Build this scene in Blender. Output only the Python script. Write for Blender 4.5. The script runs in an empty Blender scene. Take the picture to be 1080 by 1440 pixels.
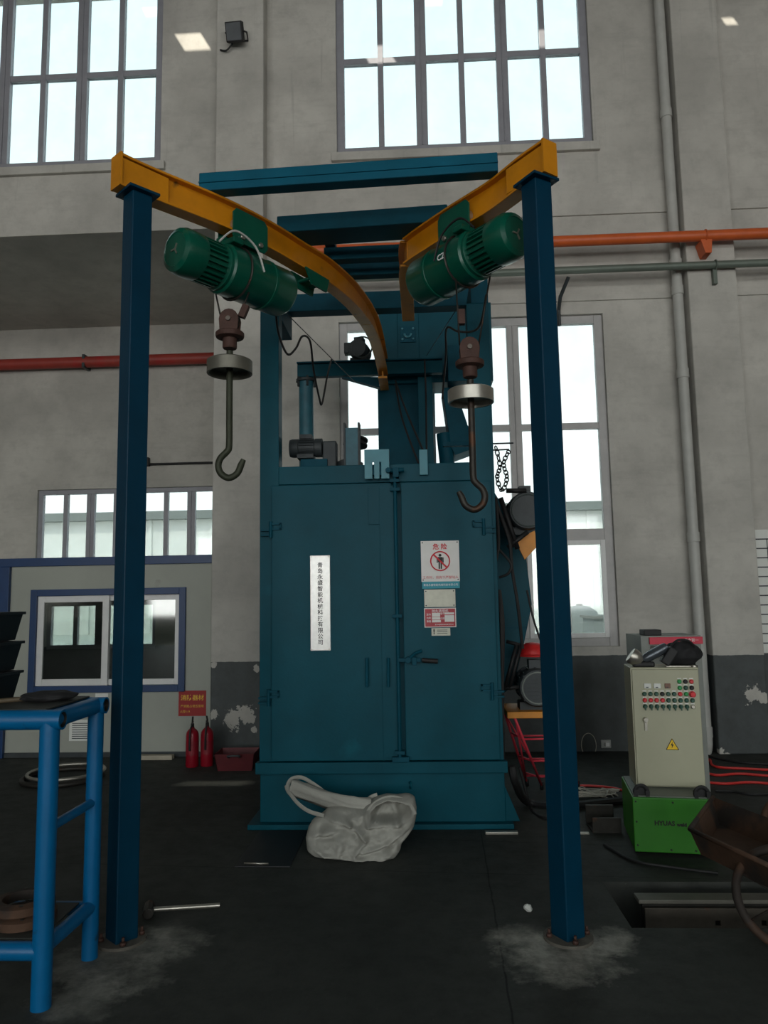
import bpy, bmesh, math, random
from math import sin, cos, pi, radians, tan
from mathutils import Vector, Matrix, noise
random.seed(7)
S = bpy.context.scene
C = S.collection
V = Vector
# ------------------------------------------------------------------ camera
FPX = 1050.0
CAM = V((0, 0, 1.6))
YAW, PITCH, ROLL = radians(-2.69), radians(6.58), radians(-.98)
fw = V((sin(YAW) * cos(PITCH), cos(YAW) * cos(PITCH), sin(PITCH)))
r0 = V((cos(YAW), -sin(YAW), 0)); u0 = r0.cross(fw)
rt = r0 * cos(ROLL) + u0 * sin(ROLL); up = rt.cross(fw)
cd = bpy.data.cameras.new('camera'); cam = bpy.data.objects.new('camera', cd); C.objects.link(cam)
cd.sensor_fit = 'VERTICAL'; cd.sensor_height = 36; cd.lens = FPX / 1440 * 36; cd.clip_start = .05; cd.clip_end = 400
cam.matrix_world = Matrix(((rt.x, up.x, -fw.x, CAM.x), (rt.y, up.y, -fw.y, CAM.y), (rt.z, up.z, -fw.z, CAM.z), (0, 0, 0, 1)))
S.camera = cam
def ray(x, y): return fw + rt * ((x - 540) / FPX) - up * ((y - 720) / FPX)
def A(x, y, Y):                        # photo pixel on the vertical plane Y
    d = ray(x, y); return CAM + d * (Y / d.y)
def G(x, y, z=0.0):                    # photo pixel on the level plane z
    d = ray(x, y); return CAM + d * ((z - CAM.z) / d.z)
def AV(x, y, p, dr):                   # photo pixel on the upright plane through p along dr
    n = V((-dr[1], dr[0], 0)); d = ray(x, y); return CAM + d * ((V(p) - CAM).dot(n) / d.dot(n))
# ------------------------------------------------------------------ world, sun, exposure
SKY = 8.0
GLASS_T = .46                         # each of a pane's two faces
w = bpy.data.worlds.new('sky'); S.world = w; w.use_nodes = True
nt = w.node_tree; nt.nodes.clear()
wo = nt.nodes.new('ShaderNodeOutputWorld'); bg = nt.nodes.new('ShaderNodeBackground')
tc = nt.nodes.new('ShaderNodeTexCoord'); sx = nt.nodes.new('ShaderNodeSeparateXYZ'); cr = nt.nodes.new('ShaderNodeValToRGB')
nt.links.new(tc.outputs['Generated'], sx.inputs[0]); nt.links.new(sx.outputs[2], cr.inputs[0])
cr.color_ramp.elements[0].position = .05; cr.color_ramp.elements[0].color = (1, 1, .98, 1)
cr.color_ramp.elements[1].position = .75; cr.color_ramp.elements[1].color = (.76, .95, 1, 1)
nt.links.new(cr.outputs[0], bg.inputs[0]); bg.inputs[1].default_value = SKY
nt.links.new(bg.outputs[0], wo.inputs[0])
SUND = V((.68, 1, -1.19)).normalized()
sl = bpy.data.lights.new('sun_offscreen', 'SUN'); so = bpy.data.objects.new('sun_offscreen', sl); C.objects.link(so)
sl.energy = 9; sl.angle = radians(.6); sl.color = (1, .93, .8)
so.rotation_euler = SUND.to_track_quat('-Z', 'Y').to_euler(); so.location = (-8, -8, 20)
S.view_settings.view_transform = 'Standard'; S.view_settings.look = 'None'
S.view_settings.gamma = 1; S.view_settings.use_curve_mapping = False; S.view_settings.exposure = -.25
S.cycles.use_denoising = True; S.cycles.max_bounces = 8; S.cycles.diffuse_bounces = 4
S.cycles.transparent_max_bounces = 16
WALL_Y, PIL_Y, BACK_Y, MY = 8.0, 7.8, 10.9, 5.45
HX0, HX1, HY0, HZ = -13.0, 14.0, -13.0, 10.2
BAYS = [(-10.64 + 4.9 * i, -7.73 + 4.9 * i) for i in range(5)]   # windows of the opposite wall, as on this one
REAR_ROWS = [(1.06, 4.665), (6.67, 9.02)]
def portal(x0, x1, z0, z1, y, front, name):   # sampling aid for a window's sky light, gives off none of its own
    l = bpy.data.lights.new(name, 'AREA'); o = bpy.data.objects.new(name, l); C.objects.link(o)
    l.shape = 'RECTANGLE'; l.size = abs(x1 - x0); l.size_y = abs(z1 - z0); l.cycles.is_portal = True
    o.location = ((x0 + x1) / 2, y, (z0 + z1) / 2)
    o.rotation_euler = V((0, -1 if front else 1, 0)).to_track_quat('-Z', 'Z').to_euler()
# ------------------------------------------------------------------ materials
MATS = {}
def lin(c): return tuple((v / 12.92 if v <= .04045 else ((v + .055) / 1.055) ** 2.4) for v in [x / 255 for x in c])
def mat(name, rgb, rough=.5, metal=0., var=.12, scale=6., bump=0., bscale=40., spec=.5, wear=None, coord='obj'):
    if name in MATS: return MATS[name]
    m = bpy.data.materials.new(name); m.use_nodes = True; MATS[name] = m
    t = m.node_tree; b = t.nodes['Principled BSDF']; c = lin(rgb)
    b.inputs['Roughness'].default_value = rough; b.inputs['Metallic'].default_value = metal
    b.inputs['Specular IOR Level'].default_value = spec
    g = t.nodes.new('ShaderNodeNewGeometry')
    n = t.nodes.new('ShaderNodeTexNoise'); n.inputs['Scale'].default_value = scale; n.inputs['Detail'].default_value = 6; n.inputs['Roughness'].default_value = .65
    t.links.new(g.outputs['Position'], n.inputs['Vector'])
    r = t.nodes.new('ShaderNodeValToRGB')
    r.color_ramp.elements[0].position = .3; r.color_ramp.elements[1].position = .7
    r.color_ramp.elements[0].color = (*[v * (1 - var) for v in c], 1); r.color_ramp.elements[1].color = (*[min(1, v * (1 + var)) for v in c], 1)
    t.links.new(n.outputs['Fac'], r.inputs[0]); out = r.outputs[0]
    if wear:
        n2 = t.nodes.new('ShaderNodeTexNoise'); n2.inputs['Scale'].default_value = wear[1]; n2.inputs['Detail'].default_value = 8
        t.links.new(g.outputs['Position'], n2.inputs['Vector'])
        r2 = t.nodes.new('ShaderNodeValToRGB'); r2.color_ramp.elements[0].position = wear[2]; r2.color_ramp.elements[1].position = min(1, wear[2] + .08)
        t.links.new(n2.outputs['Fac'], r2.inputs[0])
        mx = t.nodes.new('ShaderNodeMix'); mx.data_type = 'RGBA'; t.links.new(r2.outputs[0], mx.inputs['Factor'])
        t.links.new(out, mx.inputs[6]); mx.inputs[7].default_value = (*lin(wear[0]), 1); out = mx.outputs[2]
    t.links.new(out, b.inputs['Base Color'])
    if bump:
        bn = t.nodes.new('ShaderNodeTexNoise'); bn.inputs['Scale'].default_value = bscale; bn.inputs['Detail'].default_value = 4
        t.links.new(g.outputs['Position'], bn.inputs['Vector'])
        bp = t.nodes.new('ShaderNodeBump'); bp.inputs['Strength'].default_value = bump; bp.inputs['Distance'].default_value = .01
        t.links.new(bn.outputs['Fac'], bp.inputs['Height']); t.links.new(bp.outputs[0], b.inputs['Normal'])
    return m
class NB:                               # small node builder
    def __init__(s, m): s.t = m.node_tree
    def n(s, typ, **k):
        x = s.t.nodes.new(typ)
        for a, v in k.items(): setattr(x, a, v)
        return x
    def put(s, sock, v):
        if hasattr(v, 'is_output'): s.t.links.new(v, sock)
        else: sock.default_value = v
    def math(s, op, a, b=0., c=None, clamp=False):
        x = s.n('ShaderNodeMath', operation=op, use_clamp=clamp); s.put(x.inputs[0], a); s.put(x.inputs[1], b)
        if c is not None: s.put(x.inputs[2], c)
        return x.outputs[0]
    def vmath(s, op, a, b):
        x = s.n('ShaderNodeVectorMath', operation=op); s.put(x.inputs[0], a); s.put(x.inputs[1], b)
        return x.outputs['Value'] if op in ('DISTANCE', 'LENGTH') else x.outputs['Vector']
    def noise(s, vec, scale, detail=5., rough=.6):
        x = s.n('ShaderNodeTexNoise'); s.put(x.inputs['Vector'], vec); x.inputs['Scale'].default_value = scale
        x.inputs['Detail'].default_value = detail; x.inputs['Roughness'].default_value = rough; return x.outputs['Fac']
    def step(s, v, lo, hi):
        x = s.n('ShaderNodeMapRange', clamp=True); s.put(x.inputs[0], v); x.inputs[1].default_value = lo; x.inputs[2].default_value = hi; return x.outputs[0]
    def mix(s, f, a, b):
        x = s.n('ShaderNodeMix', data_type='RGBA'); s.put(x.inputs['Factor'], f)
        s.put(x.inputs[6], a if hasattr(a, 'is_output') else (*a, 1)); s.put(x.inputs[7], b if hasattr(b, 'is_output') else (*b, 1)); return x.outputs[2]
def wall_material(name, base, peels):
    m = bpy.data.materials.new(name); m.use_nodes = True; MATS[name] = m
    q = NB(m); b = m.node_tree.nodes['Principled BSDF']; b.inputs['Roughness'].default_value = .85
    p = q.n('ShaderNodeNewGeometry').outputs['Position']
    sp = q.n('ShaderNodeSeparateXYZ'); q.put(sp.inputs[0], p); z = sp.outputs[2]
    c = lin(base)
    n1 = q.noise(p, .9, 6.); n2 = q.noise(p, 5., 8., .7)
    col = q.mix(q.step(n1, .35, .65), [v * .8 for v in c], [min(1, v * 1.12) for v in c])
    col = q.mix(q.math('MULTIPLY', q.step(n2, .48, .72), .42), col, [v * .62 for v in c])
    # horizontal trowel smears and vertical dirt runs
    mp = q.n('ShaderNodeMapping'); q.put(mp.inputs[0], p); mp.inputs['Scale'].default_value = (9, 9, .35)
    st = q.step(q.noise(mp.outputs[0], 1.0, 4.), .62, .78)
    up_ = q.step(z, 5.6, 6.6)
    col = q.mix(q.math('MULTIPLY', q.math('MULTIPLY', st, up_), .6), col, [v * .4 for v in c])
    mp2 = q.n('ShaderNodeMapping'); q.put(mp2.inputs[0], p); mp2.inputs['Scale'].default_value = (1.2, 1.2, 7)
    col = q.mix(q.math('MULTIPLY', q.step(q.noise(mp2.outputs[0], 1.6, 5., .7), .52, .72), .22), col, [v * .55 for v in c])
    # painted grey wainscot with its peeled spots
    wz = q.math('ADD', z, q.math('MULTIPLY', q.math('SUBTRACT', q.noise(p, 14.), .5), .015))
    wf = q.step(wz, .972, .968)
    pe = None
    for (pp, rr) in peels:
        d = q.vmath('DISTANCE', p, tuple(pp))
        d = q.math('ADD', d, q.math('MULTIPLY', q.math('SUBTRACT', q.noise(p, 13., 6., .7), .5), rr * 3.2))
        e = q.step(d, rr, rr * .93)
        pe = e if pe is None else q.math('MAXIMUM', pe, e)
    if pe is not None: wf = q.math('MULTIPLY', wf, q.math('SUBTRACT', 1., pe))
    dk = q.mix(q.step(n2, .4, .7), lin((72, 78, 78)), lin((58, 62, 62)))
    col = q.mix(wf, col, dk)
    q.put(b.inputs['Base Color'], col)
    q.put(b.inputs['Roughness'], q.math('SUBTRACT', .88, q.math('MULTIPLY', wf, .3)))
    bp = q.n('ShaderNodeBump'); bp.inputs['Strength'].default_value = .25; bp.inputs['Distance'].default_value = .01
    q.put(bp.inputs['Height'], q.noise(p, 22., 6., .7)); q.put(b.inputs['Normal'], bp.outputs[0])
    return m
def floor_material(posts):
    m = bpy.data.materials.new('floor_concrete'); m.use_nodes = True; MATS['floor'] = m
    q = NB(m); b = m.node_tree.nodes['Principled BSDF']
    p = q.n('ShaderNodeNewGeometry').outputs['Position']
    n1 = q.noise(p, .8, 6.); n2 = q.noise(p, 7., 8., .72); n3 = q.noise(p, 60., 3.)
    col = q.mix(q.step(n1, .3, .7), lin((46, 49, 46)), lin((68, 70, 66)))
    col = q.mix(q.math('MULTIPLY', q.step(n2, .45, .7), .45), col, lin((36, 39, 38)))
    col = q.mix(q.math('MULTIPLY', q.step(n3, .66, .74), .25), col, lin((110, 108, 100)))
    for (p0, p1, wd) in FLOOR_SEAMS:
        d_ = (V(p1) - V(p0)); d_.z = 0; d_.normalize()
        x = q.n('ShaderNodeVectorMath', operation='DOT_PRODUCT'); q.put(x.inputs[0], q.vmath('SUBTRACT', p, tuple(p0))); x.inputs[1].default_value = (-d_.y, d_.x, 0)
        dist = q.math('ABSOLUTE', q.math('ADD', x.outputs['Value'], q.math('MULTIPLY', q.math('SUBTRACT', q.noise(p, 6.), .5), .02)))
        col = q.mix(q.math('MULTIPLY', q.step(dist, wd, wd * .4), .75), col, lin((14, 15, 15)))
    for (pp, rr, k) in posts:            # pale grout swept around the post feet
        d = q.vmath('DISTANCE', p, tuple(pp))
        d = q.math('ADD', d, q.math('MULTIPLY', q.math('SUBTRACT', q.noise(p, 5., 6., .7), .5), rr * 2.2))
        f = q.math('MULTIPLY', q.step(d, rr, rr * .45), q.step(n2, .28, .6))
        col = q.mix(q.math('MULTIPLY', f, k), col, lin((176, 174, 164)))
    q.put(b.inputs['Base Color'], col); q.put(b.inputs['Roughness'], q.math('ADD', .5, q.math('MULTIPLY', n2, .4)))
    b.inputs['Specular IOR Level'].default_value = .25
    bp = q.n('ShaderNodeBump'); bp.inputs['Strength'].default_value = .3; bp.inputs['Distance'].default_value = .008
    q.put(bp.inputs['Height'], q.noise(p, 18., 8., .7)); q.put(b.inputs['Normal'], bp.outputs[0])
    return m
def glass_material(name, t, tint=(1, 1, 1), gloss=.06):
    m = bpy.data.materials.new(name); m.use_nodes = True; MATS[name] = m
    T = m.node_tree; T.nodes.clear()
    o = T.nodes.new('ShaderNodeOutputMaterial'); mx = T.nodes.new('ShaderNodeMixShader'); tr = T.nodes.new('ShaderNodeBsdfTransparent'); gl = T.nodes.new('ShaderNodeBsdfGlossy')
    q = NB(m); n = q.noise(q.n('ShaderNodeNewGeometry').outputs['Position'], 3., 5.)
    c = q.mix(q.step(n, .3, .7), [v * t * .95 for v in tint], [v * t for v in tint])
    q.put(tr.inputs[0], c); gl.inputs['Roughness'].default_value = .05
    mx.inputs[0].default_value = gloss
    T.links.new(tr.outputs[0], mx.inputs[1]); T.links.new(gl.outputs[0], mx.inputs[2]); T.links.new(mx.outputs[0], o.inputs[0])
    return m
peels = [(A(328, 1012, PIL_Y), .10), (A(345, 1005, PIL_Y), .10), (A(302, 1005, PIL_Y), .05), (A(357, 1026, PIL_Y), .035), (A(360, 940, PIL_Y), .04),
         (A(1058, 975, PIL_Y), .09), (A(1073, 982, PIL_Y), .05), (A(1012, 1060, PIL_Y), .05), (A(1022, 1066, PIL_Y), .05), (A(955, 1050, WALL_Y), .05), (A(300, 935, PIL_Y), .03)]
M_WALL = wall_material('wall_plaster', (192, 189, 181), peels)
glass_material('dimmed_pane', GLASS_T, (.95, 1, 1))  # glass tint darkened to hold down the sky seen through it
glass_material('office_pane', .85, (.95, 1, .97), .12)
TEAL = mat('teal_paint', (0, 72, 86), .45, 0, .14, 2.2, .06, 60, .15, ((6, 84, 98), 3.0, .7))
TEAL_D = mat('teal_paint_old', (2, 70, 86), .55, 0, .2, 3.5, .08, 50, .15)
NAVY = mat('post_blue_paint', (0, 50, 72), .42, 0, .12, 3., .05, 60, .2)
BENCH = mat('bench_blue_paint', (0, 94, 144), .35, 0, .1, 5., .04, 50, .4, ((30, 60, 80), 9., .70))
YEL = mat('rail_yellow_paint', (206, 132, 10), .45, 0, .14, 4., .06, 50, .5, ((96, 66, 30), 7., .66))
GRN = mat('hoist_green_paint', (4, 80, 62), .28, 0, .12, 5., .03, 60)
GRN_D = GRN
BLACK = mat('black_rubber', (24, 24, 25), .6, 0, .2, 9.)
DARK = mat('dark_motor_grey', (52, 58, 60), .55, .1, .2, 12., .1)
DKSTEEL = mat('dark_steel', (56, 54, 50), .5, .6, .25, 9., .1, 60, .5, ((84, 58, 42), 8., .6))
RUST = mat('brown_rusty_iron', (74, 50, 42), .7, .2, .25, 12., .2, 80)
RUSTD = mat('rusty_sheet', (84, 62, 48), .75, .3, .3, 5., .2, 60, .4, ((52, 46, 42), 3., .5))
STEEL = mat('machined_steel', (176, 172, 162), .35, .85, .12, 20.)
SILVER = mat('brushed_plate', (226, 226, 222), .3, .4, .08, 30.)
SHEET = mat('plain_tin_plate', (186, 186, 172), .5, .35, .1, 20.)
WHITE = mat('white_print', (226, 224, 220), .5, 0, .04, 12.)
PVC = mat('grey_pvc', (182, 182, 176), .5, 0, .1, 5.)
ORANGE = mat('orange_pipe_paint', (206, 96, 44), .45, 0, .12, 5., 0, 40, .5, ((120, 60, 40), 6., .68))
REDPIPE = mat('red_pipe_paint', (150, 56, 46), .5, 0, .2, 3., 0, 40, .5, ((160, 30, 34), 1.2, .55))
GPIPE = mat('green_grey_pipe', (108, 118, 108), .5, .2, .12, 5.)
FRAME = mat('window_frame_grey', (150, 150, 156), .5, .1, .08, 8.)
FRAMEW = mat('aluminium_white', (214, 214, 212), .45, .1, .06, 8.)
PANEL = mat('office_panel', (160, 163, 153), .55, 0, .05, 2., 0, 40, .4, ((130, 130, 120), 2.5, .68))
PBLUE = mat('office_trim_blue', (6, 52, 98), .4, 0, .1, 5.)
RED = mat('extinguisher_red', (142, 14, 34), .35, 0, .08, 8.)
REDP = mat('sign_red', (152, 26, 24), .55, 0, .06, 20.)
PINK = mat('pink_red_paint', (214, 60, 76), .5, 0, .12, 9.)
OBENCH = mat('orange_board', (208, 134, 34), .5, 0, .18, 5.)
CREAM = mat('cabinet_cream', (168, 167, 142), .45, 0, .05, 3., .03, 80, .5)
CREAMS = mat('cabinet_side_grey', (160, 162, 158), .4, .1, .06, 3.)
LIME = mat('lime_green_paint', (44, 124, 22), .45, 0, .08, 4., .03, 60)
SACK = mat('woven_white_sack', (160, 159, 151), .8, 0, .10, 6., .3, 160, .2)
CONC = mat('concrete_grey', (110, 110, 106), .85, 0, .15, 5., .3)
INK = mat('black_ink', (30, 28, 28), .6, 0, .05, 9.)
INKR = mat('red_ink', (206, 40, 52), .6, 0, .05, 9.)
INKW = mat('white_ink', (236, 238, 238), .6, 0, .03, 9.)
INKY = mat('yellow_ink', (226, 180, 60), .6, 0, .05, 9.)
CYAN = mat('cyan_band', (34, 150, 168), .5, 0, .05, 9.)
YSIGN = mat('sign_yellow', (232, 190, 20), .5, 0, .04, 9.)
BGRN = mat('button_green', (20, 140, 70), .3, 0, .05, 9.)
BDGR = mat('button_dark_green', (22, 74, 58), .35, 0, .05, 9.)
BRED = mat('button_red', (206, 40, 48), .3, 0, .05, 9.)
CRATE = mat('dark_blue_crate', (22, 28, 32), .5, 0, .1, 6.)
PALE = mat('pale_building', (220, 220, 216), .8, 0, .05, .3)
GREYB = mat('grey_building', (120, 124, 122), .8, 0, .1, .5)
YARD = mat('yard_concrete', (190, 190, 184), .9, 0, .1, .3)
PAPER = mat('paper_white', (222, 224, 218), .7, 0, .03, 9.)
CEIL = mat('roof_sheet', (120, 122, 122), .7, 0, .1, 1.)
# ------------------------------------------------------------------ mesh helpers
def nb(): return bmesh.new()
def box(bm, x0, x1, y0, y1, z0, z1, M=None):
    vs = [bm.verts.new((x, y, z)) for z in (z0, z1) for y in (y0, y1) for x in (x0, x1)]
    if M is not None:
        for v in vs: v.co = M @ v.co
    for f in ((0, 2, 3, 1), (4, 5, 7, 6), (0, 1, 5, 4), (2, 6, 7, 3), (0, 4, 6, 2), (1, 3, 7, 5)):
        bm.faces.new([vs[i] for i in f])
    return bm
def frame_of(d):
    d = V(d).normalized(); a = V((0, 0, 1)) if abs(d.z) < .9 else V((1, 0, 0))
    x = a.cross(d).normalized(); return x, d.cross(x)
def cyl(bm, p0, p1, r, seg=20, r2=None, caps=True):
    p0, p1 = V(p0), V(p1); x, y = frame_of(p1 - p0); r2 = r if r2 is None else r2
    a = [bm.verts.new(p0 + (x * cos(t) + y * sin(t)) * r) for t in [2 * pi * i / seg for i in range(seg)]]
    b = [bm.verts.new(p1 + (x * cos(t) + y * sin(t)) * r2) for t in [2 * pi * i / seg for i in range(seg)]]
    for i in range(seg):
        j = (i + 1) % seg; bm.faces.new((a[i], a[j], b[j], b[i])).smooth = True
    if caps: bm.faces.new(a[::-1]); bm.faces.new(b)
    return bm
def lathe(bm, prof, origin=(0, 0, 0), axis=(0, 0, 1), seg=28, smooth=True):
    o = V(origin); ax = V(axis).normalized(); x, y = frame_of(ax); rings = []
    for r, h in prof:
        if r < 1e-6: rings.append([bm.verts.new(o + ax * h)])
        else: rings.append([bm.verts.new(o + ax * h + (x * cos(2 * pi * i / seg) + y * sin(2 * pi * i / seg)) * r) for i in range(seg)])
    for a, b in zip(rings, rings[1:]):
        for i in range(seg):
            j = (i + 1) % seg
            if len(a) == 1 and len(b) == 1: continue
            if len(a) == 1: f = bm.faces.new((a[0], b[j], b[i]))
            elif len(b) == 1: f = bm.faces.new((a[i], a[j], b[0]))
            else: f = bm.faces.new((a[i], a[j], b[j], b[i]))
            f.smooth = smooth
    return bm
def smoothpath(pts, n=6, closed=False):
    P = [V(p) for p in pts]; out = []; m = len(P)
    for i in range(m if closed else m - 1):
        a, b, c, d = (P[(i - 1) % m], P[i], P[(i + 1) % m], P[(i + 2) % m]) if closed else (P[max(i - 1, 0)], P[i], P[i + 1], P[min(i + 2, m - 1)])
        for k in range(n):
            t = k / n
            out.append(.5 * ((2 * b) + (c - a) * t + (2 * a - 5 * b + 4 * c - d) * t * t + (3 * b - a - 3 * c + d) * t ** 3))
    if not closed: out.append(P[-1])
    return out
def tube(bm, pts, r, seg=8, closed=False):
    P = [V(p) for p in pts]; m = len(P); rings = []; px = None
    for i in range(m):
        if closed: d = P[(i + 1) % m] - P[i - 1]
        else: d = P[min(i + 1, m - 1)] - P[max(i - 1, 0)]
        d = d.normalized()
        if px is None: x, y = frame_of(d)
        else:
            x = (px - d * px.dot(d)); x = x.normalized() if x.length > 1e-6 else frame_of(d)[0]; y = d.cross(x)
        px = x; rr = r(i / (m - 1)) if callable(r) else r
        rings.append([bm.verts.new(P[i] + (x * cos(2 * pi * k / seg) + y * sin(2 * pi * k / seg)) * rr) for k in range(seg)])
    for i in range(m if closed else m - 1):
        a, b = rings[i], rings[(i + 1) % m]
        for k in range(seg):
            j = (k + 1) % seg; bm.faces.new((a[k], a[j], b[j], b[k])).smooth = True
    if not closed: bm.faces.new(rings[0][::-1]); bm.faces.new(rings[-1])
    return bm
def prism(bm, poly, ext):                # poly: list of 3-D points, ext: extrusion vector
    a = [bm.verts.new(V(p)) for p in poly]; b = [bm.verts.new(V(p) + V(ext)) for p in poly]
    bm.faces.new(a); bm.faces.new(b[::-1]); n = len(a)
    for i in range(n): bm.faces.new((a[i], b[i], b[(i + 1) % n], a[(i + 1) % n]))
    return bm
def slab(bm, us, vs, holes, w0, w1, plane='xz'):    # a sheet with rectangular openings and their reveals
    us = sorted(set([round(u, 5) for u in us] + [round(h[i], 5) for h in holes for i in (0, 1)])); vs = sorted(set([round(v, 5) for v in vs] + [round(h[i], 5) for h in holes for i in (2, 3)]))
    U, Vn = len(us) - 1, len(vs) - 1
    def solid(i, j):
        if not (0 <= i < U and 0 <= j < Vn): return False
        cu, cv = (us[i] + us[i + 1]) / 2, (vs[j] + vs[j + 1]) / 2
        return not any(h[0] < cu < h[1] and h[2] < cv < h[3] for h in holes)
    cache = {}
    def vert(i, j, k):
        if (i, j, k) not in cache:
            u, v, w_ = us[i], vs[j], (w0, w1)[k]
            cache[(i, j, k)] = bm.verts.new((u, w_, v) if plane == 'xz' else (u, v, w_) if plane == 'xy' else (w_, u, v))
        return cache[(i, j, k)]
    for i in range(U):
        for j in range(Vn):
            if not solid(i, j): continue
            for k in (0, 1): bm.faces.new([vert(i, j, k), vert(i + 1, j, k), vert(i + 1, j + 1, k), vert(i, j + 1, k)])
            if not solid(i - 1, j): bm.faces.new([vert(i, j, 0), vert(i, j + 1, 0), vert(i, j + 1, 1), vert(i, j, 1)])
            if not solid(i + 1, j): bm.faces.new([vert(i + 1, j, 0), vert(i + 1, j + 1, 0), vert(i + 1, j + 1, 1), vert(i + 1, j, 1)])
            if not solid(i, j - 1): bm.faces.new([vert(i, j, 0), vert(i + 1, j, 0), vert(i + 1, j, 1), vert(i, j, 1)])
            if not solid(i, j + 1): bm.faces.new([vert(i, j + 1, 0), vert(i + 1, j + 1, 0), vert(i + 1, j + 1, 1), vert(i, j + 1, 1)])
    return bm
ROOTM = {}
def obj(name, bm, m, parent=None, world=True, bev=0., label=None):
    bmesh.ops.recalc_face_normals(bm, faces=bm.faces)
    if m.name != 'woven_white_sack':
        for e in bm.edges:
            if len(e.link_faces) == 2 and e.calc_face_angle(0) > radians(40): e.smooth = False
    me = bpy.data.meshes.new(name); bm.to_mesh(me); bm.free(); me.materials.append(m)
    return link(name, me, parent, world, bev, label)
def link(name, me, parent=None, world=True, bev=0., label=None):
    o = bpy.data.objects.new(name, me); C.objects.link(o)
    if parent is not None:
        o.parent = parent
        if world and parent.name in ROOTM: o.matrix_parent_inverse = ROOTM[parent.name].inverted()
    if bev:
        md = o.modifiers.new('edge', 'BEVEL'); md.width = bev; md.segments = 2; md.limit_method = 'ANGLE'; md.angle_limit = radians(50)
    if label: o['label'] = label
    return o
def tag(o, label, cat, group=None, kind=None):
    o['label'] = label; o['category'] = cat
    if group: o['group'] = group
    if kind: o['kind'] = kind
    return o
def struct(name, bm, m, label=None, parent=None, bev=0.):
    o = obj(name, bm, m, parent, True, bev)
    if parent is None:
        o['kind'] = 'structure'
        if label: o['label'] = label; 
        o['category'] = name.split('_')[0]
    return o
def thing(name, label, cat, loc=(0, 0, 0), rz=0., group=None, kind=None):
    o = bpy.data.objects.new(name, None); C.objects.link(o); o.empty_display_size = .1
    o.location = loc; o.rotation_euler = (0, 0, rz); tag(o, label, cat, group, kind)
    ROOTM[o.name] = Matrix.Translation(V(loc)) @ Matrix.Rotation(rz, 4, 'Z'); return o
def text(name, body, size, pos, m, parent, tilt=0., align='CENTER', world=True, ls=1.0, bold=0.):
    cu = bpy.data.curves.new(name, 'FONT'); cu.body = body; cu.size = size; cu.align_x = align; cu.align_y = 'CENTER'; cu.space_line = ls; cu.resolution_u = 2; cu.offset = bold
    t = bpy.data.objects.new('tmp', cu); C.objects.link(t); dg = bpy.context.evaluated_depsgraph_get(); dg.update()
    me = bpy.data.meshes.new_from_object(t.evaluated_get(dg)); bpy.data.objects.remove(t)
    me.transform(Matrix.Translation(V(pos)) @ Matrix.Rotation(tilt, 4, 'Y') @ Matrix.Rotation(radians(90), 4, 'X')); me.materials.clear(); me.materials.append(m); me.name = name
    return link(name, me, parent, world)
def ring(bm, c, R, r, ax=(0, 1, 0), seg=28, s2=8):
    x, y = frame_of(ax); return tube(bm, [V(c) + (x * cos(2 * pi * i / seg) + y * sin(2 * pi * i / seg)) * R for i in range(seg)], r, s2, True)
# ------------------------------------------------------------------ the hall
ux0, ux1 = A(475, 222, 8.1).x, A(832, 208, 8.1).x
UZ0, UZM, UZ1 = 6.67, 7.84, 9.02
LZ0, LZ1 = 1.06, 4.665
ulx1 = A(226, 240, 8.1).x + .03; ulx0 = ulx1 - (ux1 - ux0)
SOF = 5.83
HOLES_UP = [(ux0, ux1, UZ0, UZ1), (ulx0, ulx1, UZ0, UZ1)]
PLX0, PLX1, PRX0, PRX1 = -2.2, -1.655, 2.93, 3.44
# wall of the machine bay and beyond, then the wall above the recessed bay
struct('wall_front', slab(nb(), [PLX0 + .1, HX1], [0, HZ], [(ux0, ux1, UZ0, UZ1), (ux0, ux1, LZ0, LZ1)], WALL_Y, WALL_Y + .3), M_WALL, 'grey plaster wall behind the machine with tall windows')
struct('wall_upper', slab(nb(), [HX0, PLX0 + .1], [SOF, HZ], [(ulx0, ulx1, UZ0, UZ1)], WALL_Y, WALL_Y + .3), M_WALL, 'stained plaster wall above the recessed bay')
struct('wall_recess', slab(nb(), [HX0, PLX0 + .4], [0, SOF], [(-5.745, -2.6, 2.0, 3.31), (-5.55, -3.9, .93, 1.62)], BACK_Y, BACK_Y + .25), M_WALL, 'shaded plaster wall at the back of the recessed bay')
struct('ceiling_recess', box(nb(), HX0, PLX0 + .1, WALL_Y + .3, BACK_Y + .25, SOF, SOF + .2), M_WALL, 'dark soffit over the recessed bay')
struct('wall_recess_side', box(nb(), PLX0 + .1, PLX0 + .4, WALL_Y + .3, BACK_Y + .25, 0, SOF + .2), M_WALL, 'side wall of the recessed bay')
for nm, x0, x1 in (('pillar_left', PLX0, PLX1), ('pillar_right', PRX0, PRX1)):
    struct(nm, box(nb(), x0, x1, PIL_Y, WALL_Y + .02, 0, HZ), M_WALL, 'plaster pillar with grey painted foot, %s' % ('beside the blue machine' if 'left' in nm else 'behind the downpipe'), bev=.012)
struct('wall_left', box(nb(), HX0 - .3, HX0, HY0, BACK_Y + .3, 0, HZ), M_WALL)
struct('wall_right', box(nb(), HX1, HX1 + .3, HY0, WALL_Y + .3, 0, HZ), M_WALL)
struct('wall_rear', slab(nb(), [HX0, HX1], [0, HZ], [(a, b, *z) for a, b in BAYS for z in REAR_ROWS], HY0 - .3, HY0), M_WALL)
for a, b in BAYS:
    for z in REAR_ROWS: portal(a, b, *z, HY0 - .31, False, 'window_rear_offscreen')
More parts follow.
